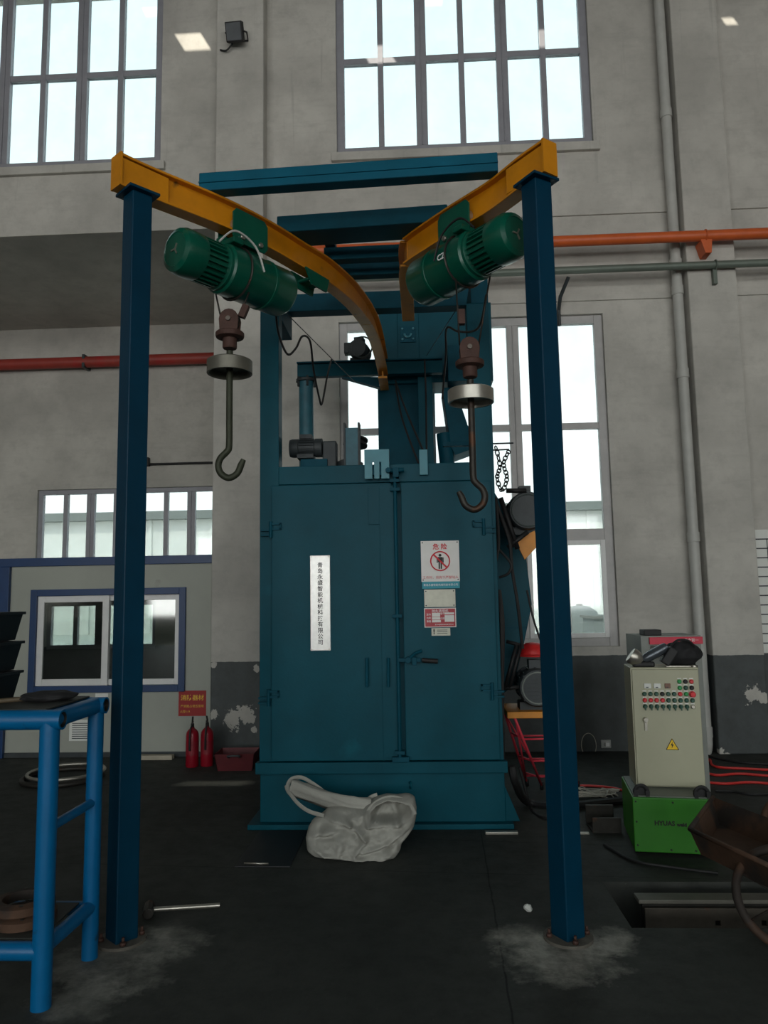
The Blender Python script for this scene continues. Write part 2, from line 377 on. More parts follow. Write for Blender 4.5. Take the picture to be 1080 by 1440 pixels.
# roof with unseen slots, added and placed to cast the sun patches
slots = []
for (px, py) in ((271, 60), (527, 68), (767, 45), (1026, 31)):
    p = A(px, py, WALL_Y); t = (HZ - p.z) / 1.19
    k = .45 if px > 1000 else 1.
    slots.append((p.x - .68 * t - .16 * k, p.x - .68 * t + .16 * k, p.y - t - .10 * k, p.y - t + .10 * k))
fp = G(300, 1102); t = HZ / 1.19
slots.append((fp.x - .68 * t - .30, fp.x - .68 * t + .30, fp.y - t - .035, fp.y - t + .035))
struct('ceiling', slab(nb(), [HX0, HX1], [HY0, WALL_Y + .3], slots, HZ, HZ + .02, 'xy'), CEIL)
struct('beam_roof', box(nb(), HX0, HX1, -2.65, -2.35, 8.4, HZ - .001), CONC, 'added unseen roof beam meant to shade the upper wall')  # out-of-view beam, added to keep light off the upper wall
# horizontal grooves / ledges of the ring beam
def trim(n, x0, x1, z0, z1, d=.025):
    struct('trim_%d' % n, box(nb(), x0, x1, WALL_Y - d, WALL_Y, z0, z1), M_WALL, 'plaster ledge along the wall', bev=.006)
zz = A(850, 300, WALL_Y).z
trim(1, PLX1, PRX0, zz - .02, zz + .35); trim(2, PRX1, HX1, zz - .02, zz + .35); z2 = A(850, 408, WALL_Y).z; trim(3, PLX1, PRX0, z2 - .12, z2 - .04, .02); trim(4, PRX1, HX1, z2 - .12, z2 - .04, .02)
zz = UZ0 - .06; trim(5, ux0 - .06, ux1 + .06, zz - .05, zz + .05, .05); trim(6, ulx0 - .06, ulx1 + .06, zz - .05, zz + .05, .05)
# floor with the open trench, trench bottom
TX0, TY0, TY1 = .98, 3.86, 4.45
posts_xy = [(-1.46, 3.70), (.655, 3.745)]
FLOOR_SEAMS = [(G(678, 1180), G(722, 1440), .006), (G(420, 1222), G(1000, 1236), .004), (G(0, 1160), G(300, 1170), .004)]
FM = floor_material([((-1.43, 3.5, 0), .34, .45), ((-1.27, 3.72, 0), .22, .35), ((.60, 3.58, 0), .30, .75), ((.83, 3.70, 0), .17, .6), ((.45, 3.75, 0), .2, .5), ((-1.42, 3.2, 0), .22, .4)])
struct('floor', slab(nb(), [HX0, HX1], [HY0, WALL_Y + .3], [(TX0, 4.2, TY0, TY1)], -.28, 0, 'xy'), FM, 'dark stained concrete workshop floor')
struct('floor_trench', box(nb(), TX0 - .1, 4.3, TY0 - .1, TY1 + .1, -.4, -.281), CONC, 'bottom of the open floor trench')
struct('floor_recess', box(nb(), HX0, PLX0 + .1, WALL_Y + .3, BACK_Y, -.28, 0), FM)
# ------------------------------------------------------------------ windows
def window(n, x0, x1, zs, label, cols=6, y=8.08, frame=FRAME, thick=(2, 4), wide=.13, thin=.065, edge=.09, pane='dimmed_pane', tr=.07):
    t = thing('window_%d' % n, label, 'window', ((x0 + x1) / 2, y, zs[0]), 0, None, 'structure')
    d = .035
    fr = nb(); box(fr, x0, x0 + edge, y - d, y + d, zs[0], zs[-1]); box(fr, x1 - edge, x1, y - d, y + d, zs[0], zs[-1])
    box(fr, x0 + edge, x1 - edge, y - d, y + d, zs[0], zs[0] + edge); box(fr, x0 + edge, x1 - edge, y - d, y + d, zs[-1] - edge, zs[-1])
    obj('window_frame', fr, frame, t, True, .004)
    cw = (x1 - x0 - edge) / cols; xs = [x0 + edge / 2 + cw * i for i in range(cols + 1)]
    for i in range(1, cols):
        h = (wide if i in thick else thin) / 2
        b = nb(); box(b, xs[i] - h, xs[i] + h, y - d, y + d, zs[0] + edge, zs[-1] - edge)
        if i in thick: box(b, xs[i] - .006, xs[i] + .006, y - d - .012, y - d, zs[0] + edge, zs[-1] - edge)
        obj('mullion', b, frame, t, True, .003)
    for k, z in enumerate(zs[1:-1]):
        h = tr / 2 if not isinstance(tr, (list, tuple)) else tr[k] / 2
        for i in range(cols):
            hl = (edge / 2 if i == 0 else (wide if i in thick else thin) / 2); hr = (edge / 2 if i == cols - 1 else (wide if i + 1 in thick else thin) / 2)
            obj('transom', box(nb(), xs[i] + hl, xs[i + 1] - hr, y - d * .8, y + d * .8, z - h, z + h), frame, t)
    for i in range(cols):
        for z0, z1 in zip(zs, zs[1:]):
            obj('pane', box(nb(), xs[i] + .02, xs[i + 1] - .02, y - .003, y + .003, z0 + .02, z1 - .02), MATS[pane], t)
    portal(x0, x1, zs[0], zs[-1], y + .25, True, 'window_%d_portal' % n)
    return t
window(1, ux0, ux1, [UZ0, UZM, UZ1], 'high six-column window over the blue machine')
window(2, ulx0, ulx1, [UZ0, UZM, UZ1], 'high six-column window over the recessed bay')
window(3, ux0, ux1, [LZ0, 2.24, 3.425, LZ1], 'tall low window partly hidden by the blue machine', tr=(.12, .07), frame=mat('window_frame_pale', (176, 174, 172), .5, .1, .08, 8.))
w3 = bpy.data.objects['window_3']
for i in range(3):                       # casement sashes of the bottom row
    cw_ = (ux1 - ux0 - .09) / 6; xa = ux0 + .045 + cw_ * 2 * i + (.0 if i else .045) + (.065 if i else 0); xb = ux0 + .045 + cw_ * 2 * (i + 1) - (.065 if i < 2 else .045)
    b = nb()
    for p_ in ((xa, xa + .05, LZ0 + .09, 2.18), (xb - .05, xb, LZ0 + .09, 2.18), (xa + .05, xb - .05, LZ0 + .09, LZ0 + .14), (xa + .05, xb - .05, 2.13, 2.18)): box(b, p_[0], p_[1], 8.03, 8.06, p_[2], p_[3])
    obj('casement_sash', b, FRAMEW, w3, True, .003)
window(4, -5.745, -2.6, [2.0, 3.31], 'long shallow window above the site office', cols=8, y=BACK_Y + .08, thick=(2, 4, 6), wide=.12, edge=.07)
window(5, -5.55, -3.9, [.93, 1.62], 'small low window seen through the office glass', cols=4, y=BACK_Y + .08, thick=(2,), wide=.2, edge=.06)
# outside
tag(obj('yard_ground', box(nb(), -60, 60, 11.3, 120, -.6, -.3), YARD), 'pale concrete yard outside the windows', 'ground', kind='structure')
sh = thing('pale_workshop_building', 'long pale workshop building across the yard', 'building', (0, 45, -.3))
obj('walls', box(nb(), -50, 45, 45, 60, -.3, 6.6), PALE, sh); obj('roof', box(nb(), -50.4, 45.4, 44.4, 60.6, 6.6, 7.1), GREYB, sh)
for i in range(24): obj('wall_rib', box(nb(), -47 + 3.8 * i, -46.8 + 3.8 * i, 44.9, 45, -.3, 6.6), PALE, sh)
p = A(850, 880, 30); tk = thing('grey_yard_hut', 'grey flat roofed hut in the yard beyond the low window', 'hut', (p.x, 30, -.3))
obj('walls', box(nb(), p.x - .4, p.x + .3, 30, 32, -.3, A(850, 870, 30).z), GREYB, tk); obj('roof', box(nb(), p.x - .5, p.x + .4, 29.9, 32.1, A(850, 870, 30).z, A(850, 866, 30).z), CONC, tk)
p = A(822, 885, 35); tn = thing('domed_yard_tank', 'grey round topped tank in the yard beyond the low window', 'tank', (p.x, 35, -.3))
obj('shell', lathe(nb(), [(.9, -.3), (.9, .5), (.8, .8), (.45, 1.05), (0, 1.12)], (p.x, 35.9, 0)), GREYB, tn); obj('lid', lathe(nb(), [(.15, 1.08), (.15, 1.16), (0, 1.18)], (p.x, 35.9, 0)), CONC, tn)
# ------------------------------------------------------------------ site office in the recessed bay
OY = 7.9
wx0, wx1 = A(41, 975, OY).x, A(261, 825, OY).x; wz0, wz1 = A(150, 972, OY).z, A(150, 829, OY).z
wp = thing('partition_office', 'pale panel partition of the site office with blue trim', 'partition', (-4, OY, 0), kind='structure')
nx = HX0; k = 0
xs = [PLX0 - .012]
while xs[-1] > -7.5: xs.append(xs[-1] - .95)
PT = A(150, 783, OY).z
for xa, xb in zip(xs, xs[1:]):
    hs = [(max(xb, wx0), min(xa, wx1), wz0, wz1)] if xb < wx1 and xa > wx0 else []
    obj('panel', slab(nb(), [xb + .003, xa - .003], [0.02, PT - .09], hs, OY, OY + .05), PANEL, wp)
obj('top_rail', box(nb(), -9, PLX0 - .01, OY - .03, OY + .08, PT - .09, PT), PBLUE, wp, bev=.004)
pxl = A(8, 830, OY).x
obj('corner_post', box(nb(), pxl - .07, pxl + .06, OY - .05, OY - .001, 0, PT - .09), PBLUE, wp, bev=.004)
obj('sole_strip', box(nb(), -9, PLX0 - .01, OY - .015, OY - .001, 0, .05), DARK, wp)
wt = thing('window_6', 'blue framed sliding window of the site office', 'window', ((wx0 + wx1) / 2, OY, wz0), kind='structure')
def hoop(x0, x1, z0, z1, t, y0, y1):
    b = nb(); box(b, x0, x0 + t, y0, y1, z0, z1); box(b, x1 - t, x1, y0, y1, z0, z1); box(b, x0 + t, x1 - t, y0, y1, z0, z0 + t); box(b, x0 + t, x1 - t, y0, y1, z1 - t, z1); return b
obj('outer_trim', hoop(wx0 - .01, wx1 + .01, wz0 - .01, wz1 + .01, .07, OY - .03, OY + .06), PBLUE, wt, bev=.004)
xm = A(152, 900, OY).x
obj('sash', hoop(wx0 + .06, xm, wz0 + .06, wz1 - .06, .07, OY + .0, OY + .03), FRAMEW, wt, bev=.003)
obj('sash', hoop(xm - .06, wx1 - .06, wz0 + .06, wz1 - .06, .06, OY + .032, OY + .058), FRAMEW, wt, bev=.003)
obj('pane', box(nb(), wx0 + .1, xm - .04, OY + .012, OY + .016, wz0 + .1, wz1 - .1), MATS['office_pane'], wt)
obj('pane', box(nb(), xm - .02, wx1 - .1, OY + .043, OY + .047, wz0 + .1, wz1 - .1), MATS['office_pane'], wt)
tag(obj('office_roof', box(nb(), -9, PLX0 + .08, OY + .09, BACK_Y - .01, PT - .12, PT - .06), PANEL), 'flat panel roof of the site office', 'roof', kind='structure')
pn = thing('paper_notice', 'white typed paper notice taped under the office window', 'notice', A(115, 1040, OY - .004))
a, b_ = A(97, 1042, OY - .004), A(136, 1012, OY - .004)
obj('sheet', box(nb(), a.x, b_.x, OY - .005, OY - .002, a.z, b_.z), PAPER, pn)
lb = nb()
for i in range(8): box(lb, a.x + .03, b_.x - random.uniform(.04, .12), OY - .0065, OY - .005, b_.z - .04 - i * .022, b_.z - .032 - i * .022)
obj('print', lb, DARK, pn)
a, b_ = A(134, 984, OY - .004), A(152, 975, OY - .004)
tag(obj('white_tag', box(nb(), a.x, b_.x, OY - .006, OY - .002, a.z, b_.z), PAPER), 'small white tag stuck just below the office window', 'tag')
a, b_ = A(251, 1007, OY - .004), A(290, 971, OY - .004)
rs = thing('fire_notice', 'red fire equipment notice on the office panel above the extinguishers', 'sign', ((a.x + b_.x) / 2, OY - .004, a.z))
obj('board', box(nb(), a.x, b_.x, OY - .008, OY - .002, a.z, b_.z), REDP, rs)
cx = (a.x + b_.x) / 2
text('lettering', '消防器材', .062, (cx, OY - .0095, b_.z - .075), INKY, rs, bold=.001); text('lettering', '严禁圈占埋压挪用', .031, (cx, OY - .0095, b_.z - .16), INKY, rs)
text('lettering', '火警119', .03, (a.x + .07, OY - .0095, b_.z - .215), INKY, rs)
# ------------------------------------------------------------------ fire extinguishers, red tray
ext0 = None
def extinguisher(loc, rz, label):
    t = thing('fire_extinguisher', label, 'fire extinguisher', loc, rz, 'fire extinguishers by the pillar')
    obj('cylinder', lathe(nb(), [(0, 0), (.07, 0), (.075, .015), (.075, .36), (.068, .40), (.045, .43), (.024, .445), (.024, .46), (0, .46)]), RED, t, False)
    h = nb(); cyl(h, (0, 0, .455), (0, 0, .50), .02, 12); box(h, -.075, .03, -.012, .012, .50, .515)
    box(h, -.09, .02, -.01, .01, 0, .012, Matrix.Translation((0, 0, .53)) @ Matrix.Rotation(radians(18), 4, 'Y'))
    obj('valve_handle', h, BLACK, t, False)
    obj('hose', tube(nb(), smoothpath([(.02, 0, .48), (.08, -.02, .45), (.1, -.03, .34), (.09, -.03, .2)], 6), .011, 8), BLACK, t, False)
    obj('paper_band', lathe(nb(), [(.0755, .14), (.0755, .3)]), mat('extinguisher_label', (136, 22, 38), .5), t, False)
    t.scale = (.82, .82, .82)
    return t
g1, g2 = G(274, 1075), G(290, 1072)
extinguisher((g1.x, 7.42, 0), -1.3, 'red fire extinguisher under the red notice, the one farther from the pillar')
extinguisher((g1.x + .135, 7.46, 0), -1.2, 'red fire extinguisher standing close against the grey pillar foot')
rb = thing('red_tray', 'dusty red metal tray lying at the foot of the pillar', 'tray', (-1.80, 7.35, 0), .04)
tb = nb(); w_, d_, h_ = .19, .16, .16
for s0, s1 in (((-1, -1), (1, -1)), ((1, -1), (1, 1)), ((1, 1), (-1, 1)), ((-1, 1), (-1, -1))):
    prism(tb, [(s0[0] * w_ * .86, s0[1] * d_ * .8, 0), (s1[0] * w_ * .86, s1[1] * d_ * .8, 0), (s1[0] * w_, s1[1] * d_, h_), (s0[0] * w_, s0[1] * d_, h_)], (-.004 * (s0[0] + s1[0]), -.004 * (s0[1] + s1[1]), 0))
box(tb, -w_ * .86, w_ * .86, -d_ * .8, d_ * .8, 0, .006)
obj('pan', tb, mat('faded_red', (92, 26, 32), .6, 0, .2, 9.), rb, False)
obj('grip', tube(nb(), smoothpath([(-.05, -.158, .13), (-.05, -.20, .15), (.05, -.20, .15), (.05, -.158, .13)], 5), .01, 8), DARK, rb, False)
# ------------------------------------------------------------------ the blasting machine
mr = thing('shot_blasting_machine', 'teal hook type shot blasting machine with double doors', 'machine', (-.3, MY, 0))
ML, MR = A(365, 900, MY).x, A(703, 900, MY).x
zl0, zl1 = A(540, 1086, MY).z, A(540, 1070, MY).z; zh0, zh1 = 2.47, 2.585
def P(name, bm, m=TEAL, bev=.004, parent=mr, label=None): return obj(name, bm, m, parent, True, bev, label)
P('chamber_shell', box(nb(), ML, MR, MY + .02, 7.15, zl1 - .02, zh1 - .03))
bs = P('base', box(nb(), ML + .004, MR, MY + .01, 7.1, .035, zl0 + .005))
P('foot_plate', box(nb(), A(350, 1160, MY).x, A(722, 1160, MY).x, MY - .05, 7.15, 0, .035), parent=bs)
P('end_gusset', prism(nb(), [(MR, MY + .02, .035), (MR + .10, MY + .02, .035), (MR, MY + .02, .28)], (0, .012, 0)), parent=bs)
P('lifting_eye', ring(nb(), A(577, 1104, MY - .005), .022, .007, (1, .3, 0), 16, 6), parent=bs)
P('sill_ledge', box(nb(), ML - .02, MR + .02, MY - .045, MY + .02, zl0, zl1))
for x0, x1 in ((ML, A(392, 600, MY).x), (A(661, 600, MY).x, MR)):
    fp_ = P('frame_post', box(nb(), x0, x1, MY, MY + .14, zl1, 3.80))
P('header', box(nb(), A(392, 600, MY).x, A(661, 600, MY).x, MY - .002, MY + .10, zh0 - .02, zh1))
hp0, hp1 = A(383, 676, MY), A(697, 1066, MY)
zd0, zd1 = zl1 + .008, zh0 - .03
dl = P('door', box(nb(), A(383, 800, MY).x, A(553, 800, MY).x, MY - .03, MY + .02, zd0, zd1))
dr = P('door', box(nb(), A(566, 800, MY).x, A(694, 800, MY).x, MY - .03, MY + .02, zd0, zd1))
xe = A(536, 800, MY).x
P('lap_strip', box(nb(), xe - .004, A(555, 800, MY).x + .02, MY - .038, MY - .03, zd0 + .02, zd1 - .02), parent=dl, bev=.002)
P('edge_stiffener', box(nb(), A(518, 700, MY).x, A(536, 700, MY).x, MY - .036, MY - .03, A(540, 738, MY).z, zd1 - .03), parent=dl, bev=.002)
for x in (516, 546):
    q0, q1 = A(x, 966, MY - .06), A(x, 925, MY - .06)
    hb = nb(); cyl(hb, q0, q1, .011, 10); cyl(hb, q0 + V((0, 0, .02)), q0 + V((0, .04, .02)), .008, 8); cyl(hb, q1 - V((0, 0, .02)), q1 + V((0, .04, -.02)), .008, 8)
    P('door_handle', hb, TEAL_D, 0, dl)
# locking rod down the seam with its cam guides and lever
xr = A(559, 860, MY).x
lk = P('locking_rod', cyl(nb(), (xr, MY - .065, zl1 + .01), (xr, MY - .065, zh0 + .03), .013, 12), TEAL_D, 0)
for z in (zl1 + .07, A(560, 866, MY).z, A(560, 690, MY).z, A(560, 678, MY).z):
    P('rod_guide', box(nb(), xr - .035, xr + .035, MY - .085, MY - .03, z - .012, z + .012), TEAL_D, .002, lk)
P('bottom_keeper', box(nb(), xr - .055, xr + .065, MY - .08, MY - .03, zl1 + .005, zl1 + .04), TEAL_D, .003, lk)
tk_ = nb(); z = A(560, 664, MY).z; cyl(tk_, (xr - .05, MY - .07, z), (xr + .07, MY - .07, z + .005), .016, 10); cyl(tk_, (xr - .045, MY - .11, z), (xr - .045, MY - .0, z), .02, 10); box(tk_, xr - .012, xr + .03, MY - .09, MY - .01, z - .05, z + .02)
P('top_cam', tk_, TEAL_D, .002, lk)
lv = nb(); z = A(565, 927, MY).z
box(lv, xr, xr + .16, MY - .085, MY - .06, z - .014, z + .014); cyl(lv, (xr + .07, MY - .10, z), (xr + .07, MY - .03, z), .022, 12)
tube(lv, [(xr + .08, MY - .08, z + .01), (xr + .12, MY - .085, z + .045), (xr + .17, MY - .09, z + .065)], .011, 8); box(lv, xr + .10, xr + .13, MY - .1, MY - .05, z - .035, z + .02)
P('lever', lv, TEAL_D, .002, lk)
P('lever_grip', cyl(nb(), (xr + .17, MY - .08, z - .002), (xr + .28, MY - .08, z - .012), .017, 12), BLACK, 0, lk)
# stepped strap hinges
for (x, y, s) in ((381, 745, 1), (378, 981, 1), (680, 741, -1), (692, 972, -1)):
    p = A(x, y, MY - .035); h = nb()
    box(h, p.x - .075 * 1, p.x + .0, MY - .045, MY - .0, p.z - s * .0 - .045, p.z - .045 + .014) if s > 0 else box(h, p.x, p.x + .085, MY - .045, MY - .0, p.z - .045, p.z - .031)
    if s > 0: box(h, p.x - .075, p.x, MY - .045, MY - .0, p.z - .01, p.z + .004); box(h, p.x, p.x + .075, MY - .05, MY - .03, p.z + .035, p.z + .049); box(h, p.x, p.x + .075, MY - .05, MY - .03, p.z - .002, p.z + .012); box(h, p.x + .066, p.x + .078, MY - .05, MY - .03, p.z, p.z + .049)
    else: box(h, p.x, p.x + .085, MY - .045, MY - .0, p.z - .01, p.z + .004); box(h, p.x - .075, p.x, MY - .05, MY - .03, p.z + .035, p.z + .049); box(h, p.x - .075, p.x, MY - .05, MY - .03, p.z - .002, p.z + .012); box(h, p.x - .078, p.x - .066, MY - .05, MY - .03, p.z, p.z + .049)
    cyl(h, (p.x, MY - .045, p.z - .06), (p.x, MY - .045, p.z + .06), .012, 10)
    P('hinge', h, TEAL_D, 0)
# slotted plate where the rail hook enters, small side plate
s0, s1 = A(513, 674, MY - .06), A(547, 632, MY - .06)
sp = P('slot_plate', slab(nb(), [s0.x, s1.x], [s0.z, s1.z], [(A(x - 1.3, 660, MY - .06).x, A(x + 1.3, 660, MY - .06).x, s0.z, A(x, 650, MY - .06).z) for x in (525, 535)], MY - .075, MY - .055), mat('teal_paint_pale', (58, 128, 142), .45, 0, .12, 5., 0, 40, .5, ((190, 200, 200), 16., .7)), .003)
P('plate_bracket', box(nb(), s0.x + .03, s1.x - .03, MY - .056, MY, s0.z + .03, s0.z + .10), TEAL_D, 0, sp)
s0, s1 = A(590, 668, MY - .03), A(601, 632, MY - .03)
P('stop_plate', box(nb(), s0.x, s1.x, MY - .035, MY - .002, s0.z, s1.z), MATS['teal_paint_pale'], .003)
# top beam across the frame posts
P('top_beam', box(nb(), ML - .02, MR + .02, 5.98, 6.12, 4.0, 4.15), TEAL_D)
for x0 in (ML, MR - .13): P('side_beam', box(nb(), x0, x0 + .13, MY, 6.12, 3.80, 4.0), TEAL_D)
# elevator tower and separator behind the chamber
TY = 7.42
t0, t1 = A(534, 540, TY), A(690, 425, TY)
tw = P('separator_casing', box(nb(), t0.x, t1.x, TY, 7.85, t0.z, t1.z))
c0, c1 = A(560, 506, TY), A(588, 430, TY)
P('cover_panel', box(nb(), c0.x, c1.x, TY - .02, TY, c0.z, c1.z), parent=tw)
b0, b1 = A(563, 483, TY), A(584, 460, TY)
pk = nb(); box(pk, b0.x, b1.x, TY - .035, TY - .02, b0.z, b1.z); P('bracket_plate', pk, TEAL_D, .002, tw)
pc = (b0 + b1) / 2; ub = nb(); tube(ub, [V((pc.x, TY - .05, pc.z)) + V((cos(t_) * .035, 0, sin(t_) * .035)) for t_ in [pi + pi * i / 10 for i in range(11)]], .012, 8)
for sx_ in (-1, 1):
    for sz_ in (-1, 1): cyl(ub, (pc.x + sx_ * .055, TY - .05, pc.z + sz_ * .055), (pc.x + sx_ * .055, TY - .03, pc.z + sz_ * .055), .011, 6)
P('hook_and_bolts', ub, MATS['teal_paint_pale'], 0, tw)
e0, e1 = A(533, 660, TY + .05), A(607, 535, TY + .05)
P('elevator_casing', box(nb(), e0.x, e1.x, TY + .05, 7.84, 0, t0.z), TEAL_D)
g0, g1_ = A(590, 655, TY - .1), A(607, 515, TY - .1)
P('tower_post', box(nb(), g0.x, g1_.x, TY - .12, TY - .001, 2.5, g1_.z))
d0, d1 = A(630, 540, TY - .15), A(682, 488, TY - .15)
P('drive_cover', box(nb(), d0.x, d1.x, TY - .25, TY - .001, d0.z, d1.z), TEAL_D)
ch = [A(622, 545, TY - .05), A(640, 545, TY - .05), A(668, 628, TY - .05), A(662, 632, TY - .05), A(640, 640, TY - .05), A(634, 628, TY - .05)]
P('chute', prism(nb(), ch, (0, .4, 0)), TEAL_D)
P('chute_elbow', cyl(nb(), A(624, 610, TY), A(630, 662, TY), .075, 16), TEAL_D, 0)
P('chute_cross_tie', box(nb(), A(622, 600, 6.0).x, MR - .1, 6.0, 6.05, A(640, 627, 6.0).z, A(640, 621, 6.0).z), TEAL_D)
# cross beam carrying the rear of the rail, its pipe prop, and motor on top
KY = 7.15
k0, k1 = A(418, 530, KY), A(622, 506, KY)
kb = P('rear_cross_beam', box(nb(), k0.x, k1.x, KY, KY + .08, k0.z, k1.z))
P('top_flange', box(nb(), k0.x, k1.x, KY - .04, KY + .12, k1.z, k1.z + .015), TEAL_D, .002, kb)
P('under_bracket', prism(nb(), [A(480, 530, KY), A(533, 530, KY), A(533, 545, KY)], (0, .08, 0)), TEAL_D, 0, kb)
zb = 2.55
pp = A(430, 600, KY)
pr = P('prop_pipe', cyl(nb(), (pp.x, KY + .04, zb), (pp.x, KY + .04, k0.z - .03), .072, 20), mat('worn_teal_pipe', (44, 100, 114), .5, 0, .2, 8.), 0)
cp = nb(); cyl(cp, (pp.x, KY + .04, k0.z - .045), (pp.x, KY + .04, k0.z - .02), .1, 20)
for a_ in range(5): cyl(cp, (pp.x + .085 * cos(a_ * 1.25), KY + .04 + .085 * sin(a_ * 1.25), k0.z - .10), (pp.x + .085 * cos(a_ * 1.25), KY + .04 + .085 * sin(a_ * 1.25), k0.z), .012, 6)
P('prop_flange', cp, DARK, 0, pr)
def motor(name, loc, rz, r, L, m=DARK, parent=mr, fins=18, label=None):   # axis along local X, built at the world pose
    T = Matrix.Translation(V(loc)) @ Matrix.Rotation(rz, 4, 'Z'); b = nb()
    lathe(b, [(0, -L / 2), (r * .92, -L / 2), (r, -L / 2 + .02), (r, -L / 2 + .07), (r * .9, -L / 2 + .075), (r * .9, L / 2 - .06), (r, L / 2 - .055), (r, L / 2), (r * .3, L / 2 + .005), (r * .16, L / 2 + .01), (r * .16, L / 2 + .07), (0, L / 2 + .07)], axis=(1, 0, 0), seg=24)
    b.transform(T); o = obj(name, b, m, parent, True, 0, label)
    f = nb()
    for i in range(fins):
        Rm = T @ Matrix.Rotation(2 * pi * i / fins, 4, 'X'); box(f, -L / 2 + .08, L / 2 - .065, -.004, .004, r * .88, r * 1.02, Rm)
    obj('cooling_fin', f, m, o)['kind'] = 'stuff'
    j = nb(); box(j, -.05, .05, -.045, .045, r * .95, r * 1.4, T); obj('terminal_box', j, m, o)
    q = nb(); box(q, -L / 4, L / 4, -r * .9, r * .9, -r * 1.2, -r * .8, T); obj('motor_foot', q, m, o)
    return o
mp_ = A(508, 488, KY); motor('fan_motor', (mp_.x - .02, KY + .05, k1.z + .015 + .115), radians(80), .095, .22)
P('terminal_box', box(nb(), mp_.x - .17, mp_.x - .09, KY - .03, KY + .07, k1.z + .09, k1.z + .20), DARK, .008)
rg = A(508, 485, KY); P('guard_ring', ring(nb(), (rg.x + .01, KY - .06, k1.z + .135), .105, .008, (.17, 1, 0), 24, 6), mat('grille_grey', (70, 78, 76), .5), 0)
RY = 5.85
m1 = A(436, 632, RY); motor('conveyor_motor', (m1.x - .03, RY, m1.z + .01), 0, .075, .26)
cn = A(495, 628, RY); zr = zh1 - .03
ck = nb(); box(ck, A(486, 600, RY).x, A(506, 600, RY).x, RY - .04, RY + .04, zr, A(495, 603, RY).z)
cc = P('channel_stub', ck, MATS['worn_teal_pipe'], .003)
fl = nb(); zc = A(495, 603, RY).z
for x in (485, 505): box(fl, A(x, 600, RY).x - .008, A(x, 600, RY).x + .008, RY - .05, RY + .05, zr, zc + .04)
P('channel_flange', fl, DARK, .002, cc)
pu = nb(); lathe(pu, [(0, -.03), (.10, -.03), (.10, -.015), (.07, -.012), (.07, .012), (.10, .015), (.10, .03), (0, .03)], A(500, 622, RY + .15), (.1, .15, 1), 24); P('belt_pulley', pu, BLACK, 0)
lathe_ = nb(); lathe(lathe_, [(0, -.04), (.12, -.04), (.12, .02), (.05, .05), (0, .05)], A(490, 655, RY + .12), (0, 0, 1), 24); P('screw_end_cap', lathe_, DARK, 0)
P('gearbox', box(nb(), A(455, 640, RY).x, A(474, 640, RY).x, RY - .06, RY + .06, zr, A(460, 622, RY).z), DARK, .01)
P('skid_plate', box(nb(), A(462, 650, RY).x, A(513, 650, RY).x, RY - .08, RY + .2, zr, zr + .03), mat('maroon_plate', (96, 40, 58), .5), .003)
P('motor_bed', box(nb(), A(425, 650, RY).x, A(462, 650, RY).x, RY - .08, RY + .1, zr, A(440, 648, RY).z - .0), TEAL_D, .003)
# blast wheel side: casing, motors, brackets
BY = 6.34
cs = [A(694, 690, BY), A(722, 735, BY), A(740, 785, BY), A(748, 850, BY), A(738, 900, BY), A(722, 965, BY), A(694, 985, BY)]
bw = P('blast_wheel_casing', prism(nb(), cs, (0, .55, 0)), TEAL, .006)
P('casing_seam', box(nb(), A(703, 880, BY).x, A(741, 880, BY).x, BY - .008, BY, A(720, 884, BY).z, A(720, 881, BY).z), TEAL_D, 0, bw)
pm = A(742, 718, 5.8); motor('wheel_motor', (pm.x, 5.95, pm.z), radians(90), .15, .34)
P('fan_grille', ring(nb(), (pm.x, 5.775, pm.z), .125, .006, (0, 1, 0), 28, 6), mat('grille_grey', (70, 78, 76), .5), 0)
pl = nb()
for (xa, ya), (xb, yb) in (((704, 700), (728, 772)), ((712, 690), (740, 690)), ((700, 716), (722, 770)), ((714, 770), (742, 748))): tube(pl, [A(xa, ya, 5.78), A(xb, yb, 5.78)], .02, 6)
P('motor_cradle', pl, BLACK, 0)
P('bracket_plate', prism(nb(), [A(724, 760, 5.85), A(752, 746, 5.85), A(756, 768, 5.85), A(738, 787, 5.85)], (0, .02, 0)), OBENCH, .002)
# hanging chain with its two outrigger rods
zt = A(705, 624, MY + .05); rd = nb()
for x1_, y_ in ((722, 623), (716, 632)): cyl(rd, A(692, y_ + 1, MY + .05), A(x1_, y_, MY + .05), .006, 8)
P('outrigger_rod', rd, DARK, 0)
cn_ = nb(); pts = smoothpath([A(697, 628, MY + .05), A(703, 655, MY + .05), A(699, 672, MY + .05), A(706, 690, MY + .05), A(713, 672, MY + .05), A(708, 652, MY + .05), A(716, 634, MY + .05)], 4)
for i, (q0, q1) in enumerate(zip(pts, pts[1:])):
    mid = (q0 + q1) / 2; dv = (q1 - q0); n_ = V((0, 1, 0)) if i % 2 else V((dv.z, 0, -dv.x)).normalized() * .7 + V((0, .7, 0))
    ax = dv.normalized(); sd = n_.cross(ax).normalized(); L = dv.length * .68
    tube(cn_, [mid + ax * (cos(t_) * L) + sd * (sin(t_) * .014) for t_ in [2 * pi * k / 10 for k in range(10)]], .005, 5, True)
P('chain', cn_, BLACK, 0)
def cable(name, pts, r, m, label=None, cat=None, parent=None, n=8, seg=8):
    o = obj(name, tube(nb(), smoothpath(pts, n), r, seg), m, parent)
    if label: tag(o, label, cat)
    return o
cable('power_cable', [A(694, 800, 5.5), A(701, 765, 5.55), A(697, 700, 5.6)], .012, BLACK, parent=mr)
cable('power_cable', [A(697, 706, 5.65), A(716, 760, 5.65), A(720, 800, 5.65), A(728, 850, 5.65), A(735, 912, 5.7)], .012, BLACK, parent=mr)
cable('power_cable', [A(699, 770, 5.62), A(718, 792, 5.6), A(715, 806, 5.6), A(702, 812, 5.62)], .01, BLACK, parent=mr)
